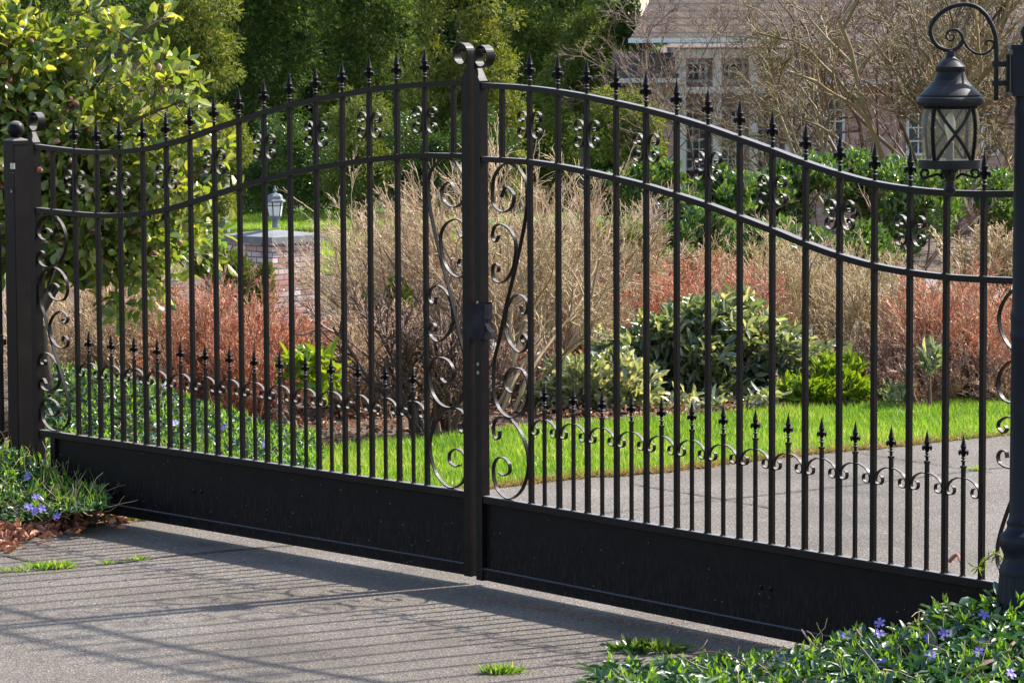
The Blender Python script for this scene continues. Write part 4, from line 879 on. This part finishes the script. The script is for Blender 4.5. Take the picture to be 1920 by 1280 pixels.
# trunk down to the soil
tubes('trunk', [(np.array([[(-.05, 0, 0), (-.06, .01, .25), (-.05, 0, .55)], [(.02, .05, 0), (0, .04, .3), (-.03, 0, .6)]]), np.full((2, 3), .025))], M['bark'], CA, rng, 6)
TP = np.concatenate([tt[1][0], tt[0][0], tt[0][2][:, 3], tt[1][2][:, 2]]); TD = np.concatenate([tt[1][1], tt[0][1], tt[0][3][:, 3], tt[1][3][:, 2]])
TP = np.repeat(TP, 2, 0)+rng.normal(0, .012, (len(TP)*2, 3)); TD = np.repeat(TD, 2, 0)
PP = np.concatenate([P-o, TP]); DD = np.concatenate([u*.5+rng.normal(0, .6, u.shape)+np.array([0, 0, -.1]), TD+rng.normal(0, .7, TD.shape)])
n = len(PP)
scatter('foliage', LEAF6, PP, DD, .074*rng.uniform(.6, 1.15, n), .039*rng.uniform(.75, 1.15, n), M['camellia'], CA, rng, np.clip(rng.normal(.45, .27, n), 0, 1), .3)
ob = []
fr_ = np.where((PP[:, 1] < -.12) & (PP[:, 0]+o[0] > at(-10, 0, D)[0]))[0]; sel = rng.choice(fr_, 88, replace=False)
for i in sel[:88]:
    m = MB(); p = PP[i]; 
    if at(0, 0, D)[0]-.1 > p[0]+o[0]: continue
    dd = DD[i]/np.linalg.norm(DD[i]); r_ = .0105*rng.uniform(.8, 1.4)
    q0 = p+np.array([0, -.05, 0]); m.tube([q0-dd*r_*1.3, q0-dd*r_*.8, q0-dd*r_*.2, q0+dd*r_*.5, q0+dd*r_*1.2, q0+dd*r_*1.8], [r_*.3, r_*.8, r_, r_*.9, r_*.5, r_*.1], 7)
    ob_ = m.build('flower_bud', M['bud'], CA, smooth=True); a_ = ob_.data.attributes.new('rnd', 'FLOAT', 'POINT'); vv = [min(1.0, max(0.0, float(rng.normal(.35, .25)))) ]*len(ob_.data.vertices); a_.data.foreach_set('value', vv)

# ------------------------------------------------------------------ lawns: grass blades
def inpoly(P, poly):
    x, y = P[:, 0], P[:, 1]; ins = np.zeros(len(P), bool); n = len(poly); j = n-1
    for i in range(n):
        xi, yi = poly[i]; xj, yj = poly[j]
        c_ = ((yi > y) != (yj > y)) & (x < (xj-xi)*(y-yi)/(yj-yi+1e-12)+xi); ins ^= c_; j = i
    return ins
def grass(name, poly, n, L, Wd, mat, label, seed, tone=(.45, .27), lean=.35, xr=None, kind='stuff', cat='grass'):
    rng = np.random.default_rng(seed); pa = np.array(poly); x0, x1 = pa[:, 0].min(), pa[:, 0].max(); y0, y1 = pa[:, 1].min(), pa[:, 1].max()
    if xr: x0, x1 = max(x0, xr[0]), min(x1, xr[1])
    P = np.stack([rng.uniform(x0, x1, n), rng.uniform(y0, y1, n), np.zeros(n)], 1); P = P[inpoly(P, poly)]
    P[:, 2] = zt(P[:, 0], P[:, 1])-.005; m_ = len(P)
    cl = .5+.5*np.sin(P[:, 0]*7+np.sin(P[:, 1]*5)*2)*np.sin(P[:, 1]*9+P[:, 0]*3)
    dr = np.stack([rng.normal(0, lean, m_), rng.normal(0, lean, m_), np.ones(m_)], 1)
    return tag(scatter(name, BLADE, P, dr, L*rng.uniform(.5, 1.2, m_)*(.75+.4*cl), Wd, mat, None, rng, np.clip(rng.normal(tone[0], tone[1], m_)+.28*(cl-.5)+.16*np.sin(P[:, 0]*1.7+P[:, 1]*2.3)*np.sin(P[:, 0]*3.1-P[:, 1]), 0, 1)), label, cat, kind=kind)
vis = lambda D: (at(-40, 500, D)[0], at(1960, 500, D)[0])
grass('lawn_grass', lawn, 210000, .05, .0042, M['grass'], 'bright green mown grass strip between driveway and shrubs', 1, xr=(at(420, 800, 15)[0], at(1960, 800, 18)[0]), lean=.4)
# ragged dry edge of the lawn along the drive
rng = np.random.default_rng(3); E = spline([p for p in edge[3:]], 40); k = rng.integers(0, len(E)-1, 9000); P = E[k]+rng.normal(0, .01, (9000, 3)); P[:, 1] += np.abs(rng.normal(0, .032, 9000))-.012-.03*np.maximum(0, np.sin(P[:, 0]*9)*np.sin(P[:, 0]*23+1)); P[:, 2] = 0
tag(scatter('lawn_edge_grass', BLADE, P, np.stack([rng.normal(0, .8, 9000), rng.normal(-.5, .6, 9000), np.ones(9000)*.7], 1), .045*rng.uniform(.4, 1.2, 9000), .004, M['drygrass'], None, rng), 'dry straw coloured grass edge along the driveway', 'grass', kind='stuff')
fl = [tuple(pl(-300, 33.5)), tuple(pl(1400, 34.5)), tuple(pl(1100, 54)), tuple(pl(-300, 54))]
grass('far_lawn_grass', fl, 90000, .07, .012, M['grass'], 'bright green lawn far behind the brick pillar', 2, tone=(.6, .2), xr=(at(250, 400, 47)[0], at(900, 400, 47)[0]))

# ------------------------------------------------------------------ periwinkle ground cover
def cover(name, pts_fn, n, label, seed, L=.036, W=.016, nnew=0, flowers=None, stems=200, tone=(.4, .25), tall=.05):
    rng = np.random.default_rng(seed); P = pts_fn(rng, n); m_ = len(P)
    dr = rng.normal(0, 1, (m_, 3)); dr[:, 2] = np.abs(dr[:, 2])*.35+.05
    o = scatter(name, LEAF6, P, dr, L*rng.uniform(.6, 1.25, m_), W*rng.uniform(.8, 1.2, m_), M['peri'], None, rng, np.clip(rng.normal(*tone, m_), 0, 1), .7)
    tag(o, label, 'ground cover', kind='stuff')
    if nnew:
        Q = pts_fn(rng, nnew); Q[:, 2] += .004; Q = np.repeat(Q, 6, 0)+rng.normal(0, .004, (len(Q)*6, 3)); Q[:, 2] += np.abs(rng.normal(0, .012, len(Q)))
        d2 = rng.normal(0, .45, (len(Q), 3)); d2[:, 2] = 1
        scatter('new_shoots', LEAF2, Q, d2, .027*rng.uniform(.6, 1.2, len(Q)), .009, M['perinew'], o, rng)
    Q = pts_fn(rng, stems); d2 = rng.normal(0, 1, (len(Q), 3)); d2[:, 2] = .5
    pol, _ = grow(rng, Q-np.array([0, 0, .02]), d2, rng.uniform(.08, .2, len(Q)), np.full(len(Q), .0015), [(6, .3, .0, 0, .5, .5, .5, .2)])
    tubes('runners', pol, M['tan'], o, rng, 3, .0012, cols=[.5])
    for f in (flowers or []):
        p = np.array(f[:3]); r_ = f[3] if len(f) > 3 else .015; m = MB(); tilt = rng.normal(0, .5, 2)
        nrm = np.array([tilt[0], -.7+tilt[1]*.3, .7]); nrm /= np.linalg.norm(nrm); a = np.cross(nrm, [0, 0, 1.0]); a /= np.linalg.norm(a); b = np.cross(nrm, a)
        for k in range(5):
            t = 2*pi*k/5+rng.random()*.1; d_ = a*cos(t)+b*sin(t); s2 = -a*sin(t)+b*cos(t)
            m.add([p, p+d_*r_*.6-s2*r_*.3+nrm*.002, p+d_*r_*1.05-s2*r_*.38+nrm*.003, p+d_*r_*1.1+s2*r_*.3+nrm*.001, p+d_*r_*.5+s2*r_*.3+nrm*.002], [(0, 1, 2, 3, 4)])
        fo = m.build('flower', M['violet'], o); at_ = fo.data.attributes.new('rnd', 'FLOAT', 'POINT'); at_.data.foreach_set('value', [float(rng.random())]*len(fo.data.vertices))
    return o
# mound in the right foreground; height rises to the lamp post
# foliage top line in the photo (px) at its depth: build the mound as a surface between a back edge and the camera side
BK = [(1110, 1290, 10.1, 0), (1160, 1268, 10.15, 0), (1230, 1250, 10.2, 0), (1300, 1242, 10.25, 0), (1400, 1232, 10.25, 0), (1480, 1220, 10.2, 0), (1540, 1208, 10.1, 0), (1590, 1190, 10.0, 0), (1640, 1184, 9.9, 0), (1700, 1184, 9.85, 0), (1730, 1158, 9.8, 0), (1760, 1134, 9.75, 0), (1830, 1130, 9.7, 0), (1875, 1102, 9.7, 0), (1960, 1100, 9.7, 0), (2080, 1100, 9.7, 0)]
bx_ = np.array([b[0] for b in BK]); by_ = np.array([b[1] for b in BK], float); bd_ = np.array([b[2] for b in BK])
def right_pts(rng, n):
    px = 1110+rng.random(n)**.85*910; t = rng.random(n)**.8
    yt = np.interp(px, bx_, by_); Dk = np.interp(px, bx_, bd_)
    py = yt+t*(1345-yt)+rng.normal(0, 4, n)+6; Dd = Dk-t*(1.15)+rng.normal(0, .06, n)
    Dd = np.minimum(Dd, Dk+.05)
    out = np.array([at(a, b, c_) for a, b, c_ in zip(px, py, Dd)]); out[:, 2] = np.maximum(out[:, 2], .012+rng.random(n)*.03)
    return out
fr = [(1585, 1195), (1648, 1190), (1700, 1193), (1742, 1197), (1650, 1170), (1845, 1155), (1835, 1225), (1460, 1238), (1895, 1265), (1745, 1230), (1655, 1245), (1770, 1190)]
flw = []
for (a, b) in fr:
    Dk = float(np.interp(a, bx_, bd_)); t = (b-np.interp(a, bx_, by_))/(1330-np.interp(a, bx_, by_)); p = at(a, b-3, Dk-t*1.15-.10); flw.append((p[0], p[1], p[2], .015))
cover('periwinkle_cover', right_pts, 7500, 'periwinkle ground cover with violet flowers round the lamp post base in the right foreground', 201, .052, .021, 620, flw, 160)
# soil mound below the right cover
V = []; Fq = []; nxm = 40
for j in range(8):
    t = j/7
    for i in range(nxm):
        px = 1110+i/(nxm-1)*945; yt = float(np.interp(px, bx_, by_)); Dk = float(np.interp(px, bx_, bd_)); p = at(px, yt+28+t*(1345-yt), Dk-t*1.15)
        z = max(p[2]-.03, .006 if 0 < t < 1 else -.02); z = z if j else -.01
        V.append((p[0], p[1], z))
Fq = np.array([(j*nxm+i, j*nxm+i+1, (j+1)*nxm+i+1, (j+1)*nxm+i) for j in range(7) for i in range(nxm-1)])
tag(mkobj('soil_bank', V, Fq, M['soil'], smooth=True), kind='structure')

def left_front(rng, n):
    px = rng.uniform(-60, 195, n); t = rng.random(n)
    top = 838+np.clip(px, 0, 200)*.34; bot = np.interp(px, [-60, 0, 60, 130, 190], [990, 985, 975, 962, 955])
    py = top+t*(bot-top); Dd = 13.9-t*.75+np.clip(px-80, 0, 200)*-.001+rng.normal(0, .04, n)
    out = np.array([at(a, b, c_) for a, b, c_ in zip(px, py, Dd)]); out[:, 2] = np.maximum(out[:, 2], .01); return out
fl2 = [tuple(at(a, b, c_))+(.017,) for a, b, c_ in ((68, 932, 13.15), (66, 958, 13.02), (54, 950, 13.1), (78, 953, 13.05), (107, 967, 13.05), (52, 893, 13.5))]
cover('periwinkle_cover', left_front, 4200, 'periwinkle clump with violet flowers at the foot of the left gate post', 202, .036, .016, 160, fl2, 200, (.5, .25))
def left_back(rng, n):
    px = rng.uniform(70, 600, n); t = rng.random(n)
    top = np.interp(px, [70, 150, 300, 400, 520, 600], [690, 690, 725, 765, 800, 820]); py = top+t*(890-top); Dd = 15.7-t*1.55+rng.normal(0, .05, n)
    gz = np.array([at(a, b, c_) for a, b, c_ in zip(px, py, Dd)]); gz[:, 2] = np.maximum(gz[:, 2], .01); return gz
fl3 = [tuple(at(a, b, c_))+(.016,) for a, b, c_ in ((327, 792, 14.4), (420, 800, 14.4), (308, 722, 15.0), (497, 833, 14.3))]
cover('periwinkle_cover', left_back, 9000, 'periwinkle bed with pale green leaves behind the left gate leaf', 203, .036, .017, 500, fl3, 200, (.5, .28))

# tall grass blades among the left clump
rng = np.random.default_rng(9); n = 170; P = left_front(rng, n)
tag(scatter('long_grass', BLADE, P, np.stack([rng.normal(.1, .5, n), rng.normal(-.2, .4, n), np.ones(n)], 1), .10*rng.uniform(.5, 1.3, n), .004, M['grass'], None, rng), 'long grass blades growing through the periwinkle at the left post', 'grass', kind='stuff')
# dead leaves
rng = np.random.default_rng(10); n = 2600
px = np.concatenate([rng.uniform(-60, 150, 1900), rng.uniform(120, 300, 700)]); base = np.interp(px, [-60, 0, 100, 190, 300], [1022, 1012, 990, 975, 968]); base = base-5+6*np.sin(px*.09)+4*np.sin(px*.23+1); py = base-rng.normal(8, 15, n)*np.interp(px, [0, 150, 300], [1, .7, .3])
P = np.array([gnd(a, b) for a, b in zip(px, py)]); P[:, 2] += .004+np.abs(rng.normal(0, .016, n))*np.interp(px, [0, 150, 300], [1, .7, .3])
CURL = (np.array([(0,0,0),(.4,.3,.3),(.5,.65,.35),(0,1,.15),(-.45,.6,.3),(-.35,.25,.25),(0,.5,-.08)]), np.array([(0,1,6),(1,2,6),(2,3,6),(3,4,6),(4,5,6),(5,0,6)]))
tag(scatter('fallen_leaves', CURL, P, rng.normal(0, 1, (n, 3))*np.array([1, 1, .35]), .040*rng.uniform(.4, 1.25, n), .024*rng.uniform(.4, 1.2, n), M['deadleaf'], None, rng, None, .25), 'drift of brown dead leaves against the left end of the driveway', 'dead leaves', kind='stuff')
n = 15000; bedp = [tuple(p[:2]) for p in lawn_back[1:]] + [tuple(pl(2600, 20)), tuple(pl(-400, 20)), tuple(gnd(-400, 900)[:2])]
pa = np.array(bedp); P = np.stack([rng.uniform(at(-60, 500, 16)[0], at(1980, 500, 19)[0], n), rng.uniform(14, 20, n), np.zeros(n)], 1); P = P[inpoly(P, bedp)]; P[:, 2] = zt(P[:, 0], P[:, 1])+np.abs(rng.normal(0, .018, len(P)))
tag(scatter('bed_litter', CURL, P, rng.normal(0, 1, (len(P), 3))*np.array([1, 1, .35]), .034*rng.uniform(.5, 1.2, len(P)), .018*rng.uniform(.4, 1.1, len(P)), M['rustleaf'], None, rng, None, .4), 'dry leaf litter covering the soil under the garden shrubs', 'dead leaves', kind='stuff')
# small crumbs and bits on the drive
rng = np.random.default_rng(12); n = 130; px = rng.uniform(0, 1400, n); py = rng.uniform(1010, 1275, n)
P = np.array([gnd(a, b) for a, b in zip(px, py)]); P[:, 2] = .003
tag(scatter('leaf_litter', CURL, P, rng.normal(0, 1, (n, 3))*np.array([1, 1, .1]), .009*rng.uniform(.4, 1.5, n), .005, M['rustleaf'], None, rng, None, .8), 'tiny crumbs of dead leaf scattered over the driveway', 'litter', kind='stuff')
n = 1500; t = rng.random(n); P = np.array([gnd(900+a*700+rng.normal(0, 6), 1121+a*100*1.17+rng.normal(0, 4)) for a in t]); P[:, 2] = .002
tag(scatter('seed_litter', LEAF2, P, rng.normal(0, 1, (n, 3))*np.array([1, 1, .2]), .006*rng.uniform(.5, 1.4, n), .004, M['deadleaf'], None, rng, None, .7), 'line of brown seed husks on the concrete under the right gate leaf', 'litter', kind='stuff')
# weeds
def weed(px, py, n, h, w_, label, seed, mat='grass', name='weed_tuft', tm=BLADE, lw=.006):
    rng = np.random.default_rng(seed); p = gnd(px, py); root_ = p; P = np.stack([rng.normal(0, w_, n), rng.normal(0, w_*.35, n), np.zeros(n)], 1)
    dr = np.stack([P[:, 0]/w_*.6+rng.normal(0, .5, n), rng.normal(0, .6, n), np.ones(n)*.8], 1)
    o = scatter(name, tm, P, dr, h*rng.uniform(.5, 1.2, n), lw, M[mat], None, rng); o.location = (p[0], p[1], .003); tag(o, label, 'weed', 'weeds in the driveway joints'); return o
weed(92, 1066, 160, .035, .04, 'largest grassy weed tuft in the concrete joint at lower left', 1); weed(18, 1071, 70, .02, .03, 'low weed at the left edge in the concrete joint', 2)
weed(203, 1056, 28, .018, .016, 'tiny weed in the joint, middle one of the three right of the largest tuft', 3, 'grass'); weed(258, 1050, 36, .022, .018, 'small weed in the joint near the gate shadow', 4)
weed(940, 1262, 190, .035, .028, 'round bright grass tuft alone on the concrete at bottom centre', 5); weed(1828, 882, 36, .03, .02, 'pale weed in the joint behind the right gate leaf near the lamp post', 6)
weed(120, 1063, 60, .03, .02, 'narrow weed just right of the largest tuft in the joint', 7)
weed(1215, 1222, 80, .05, .045, 'leafy green weed with a brown leaf at the edge of the foreground periwinkle', 8, 'laurel', 'leafy_weed', LEAF6, .022)
# grass under the far left of the gate
weed(225, 975, 260, .035, .05, 'yellow green grass tuft under the left end of the gate', 9, 'yellowleaf', 'weed_tuft', BLADE, .005)
# twigs and a vine in the right foreground
def stick(pts, r, label, name='fallen_twig', mat='brown', side=None):
    m = MB(); P = spline(pts, 5); m.tube(P, np.linspace(r, r*.5, len(P)), 6)
    if side: m.tube(spline(side, 4), r*.45, 5)
    o = m.build(name, M[mat], None, smooth=True); a_ = o.data.attributes.new('rnd', 'FLOAT', 'POINT'); a_.data.foreach_set('value', [.35]*len(o.data.vertices)); tag(o, label, 'twig'); return o
stick([at(1800, 1285, 8.9), at(1845, 1245, 8.95), at(1880, 1232, 9.0), at(1900, 1205, 9.1), at(1935, 1185, 9.2)], .0075, 'grey fallen branch lying over the periwinkle at lower right')
stick([at(1606, 1180, 9.75), at(1620, 1200, 9.7), at(1632, 1215, 9.65), at(1645, 1232, 9.6)], .004, 'short dark twig sticking up from the foreground periwinkle')
stick([at(1503, 1180, 9.9), at(1520, 1203, 9.85), at(1545, 1222, 9.8), at(1590, 1230, 9.75)], .003, 'thin grey twig at the far edge of the foreground periwinkle', side=[at(1520, 1203, 9.85), at(1535, 1205, 9.85)])
stick([at(1690, 1196, 9.7), at(1705, 1172, 9.72), at(1730, 1155, 9.75), at(1755, 1150, 9.8)], .0022, 'bare arching stem rising from the foreground periwinkle', mat='pinktan')
stick([at(1300, 1225, 10.0), at(1340, 1222, 10.0), at(1400, 1240, 9.9), at(1440, 1245, 9.8)], .003, 'thin dark twig lying on the left part of the foreground periwinkle')
stick([gnd(1780, 1062)+np.array([0, 0, .02]), gnd(1795, 1066)+np.array([0, 0, .05]), gnd(1804, 1078)+np.array([0, 0, .03])], .008, 'curved rust brown pipe end behind the right gate leaf', 'rusty_pipe', 'coral')
rng = np.random.default_rng(15)
vn = empty('climbing_shoot', (0, 0, 0)); tag(vn, 'leafy green shoot reaching out beside the lamp post base', 'plant')
Pv = spline([at(1895, 1060, 9.6), at(1880, 1045, 9.6), at(1865, 1038, 9.6), at(1845, 1052, 9.6), at(1832, 1063, 9.6)], 6)
tubes('stem', [(Pv[None], np.full((1, len(Pv)), .0018))], M['tan'], vn, rng, 5)
k = rng.integers(0, len(Pv), 34); scatter('leaves', LEAF2, Pv[k], rng.normal(0, 1, (34, 3))+np.array([-.3, 0, .3]), .03*rng.uniform(.5, 1.2, 34), .007, M['yellowleaf'], vn, rng)
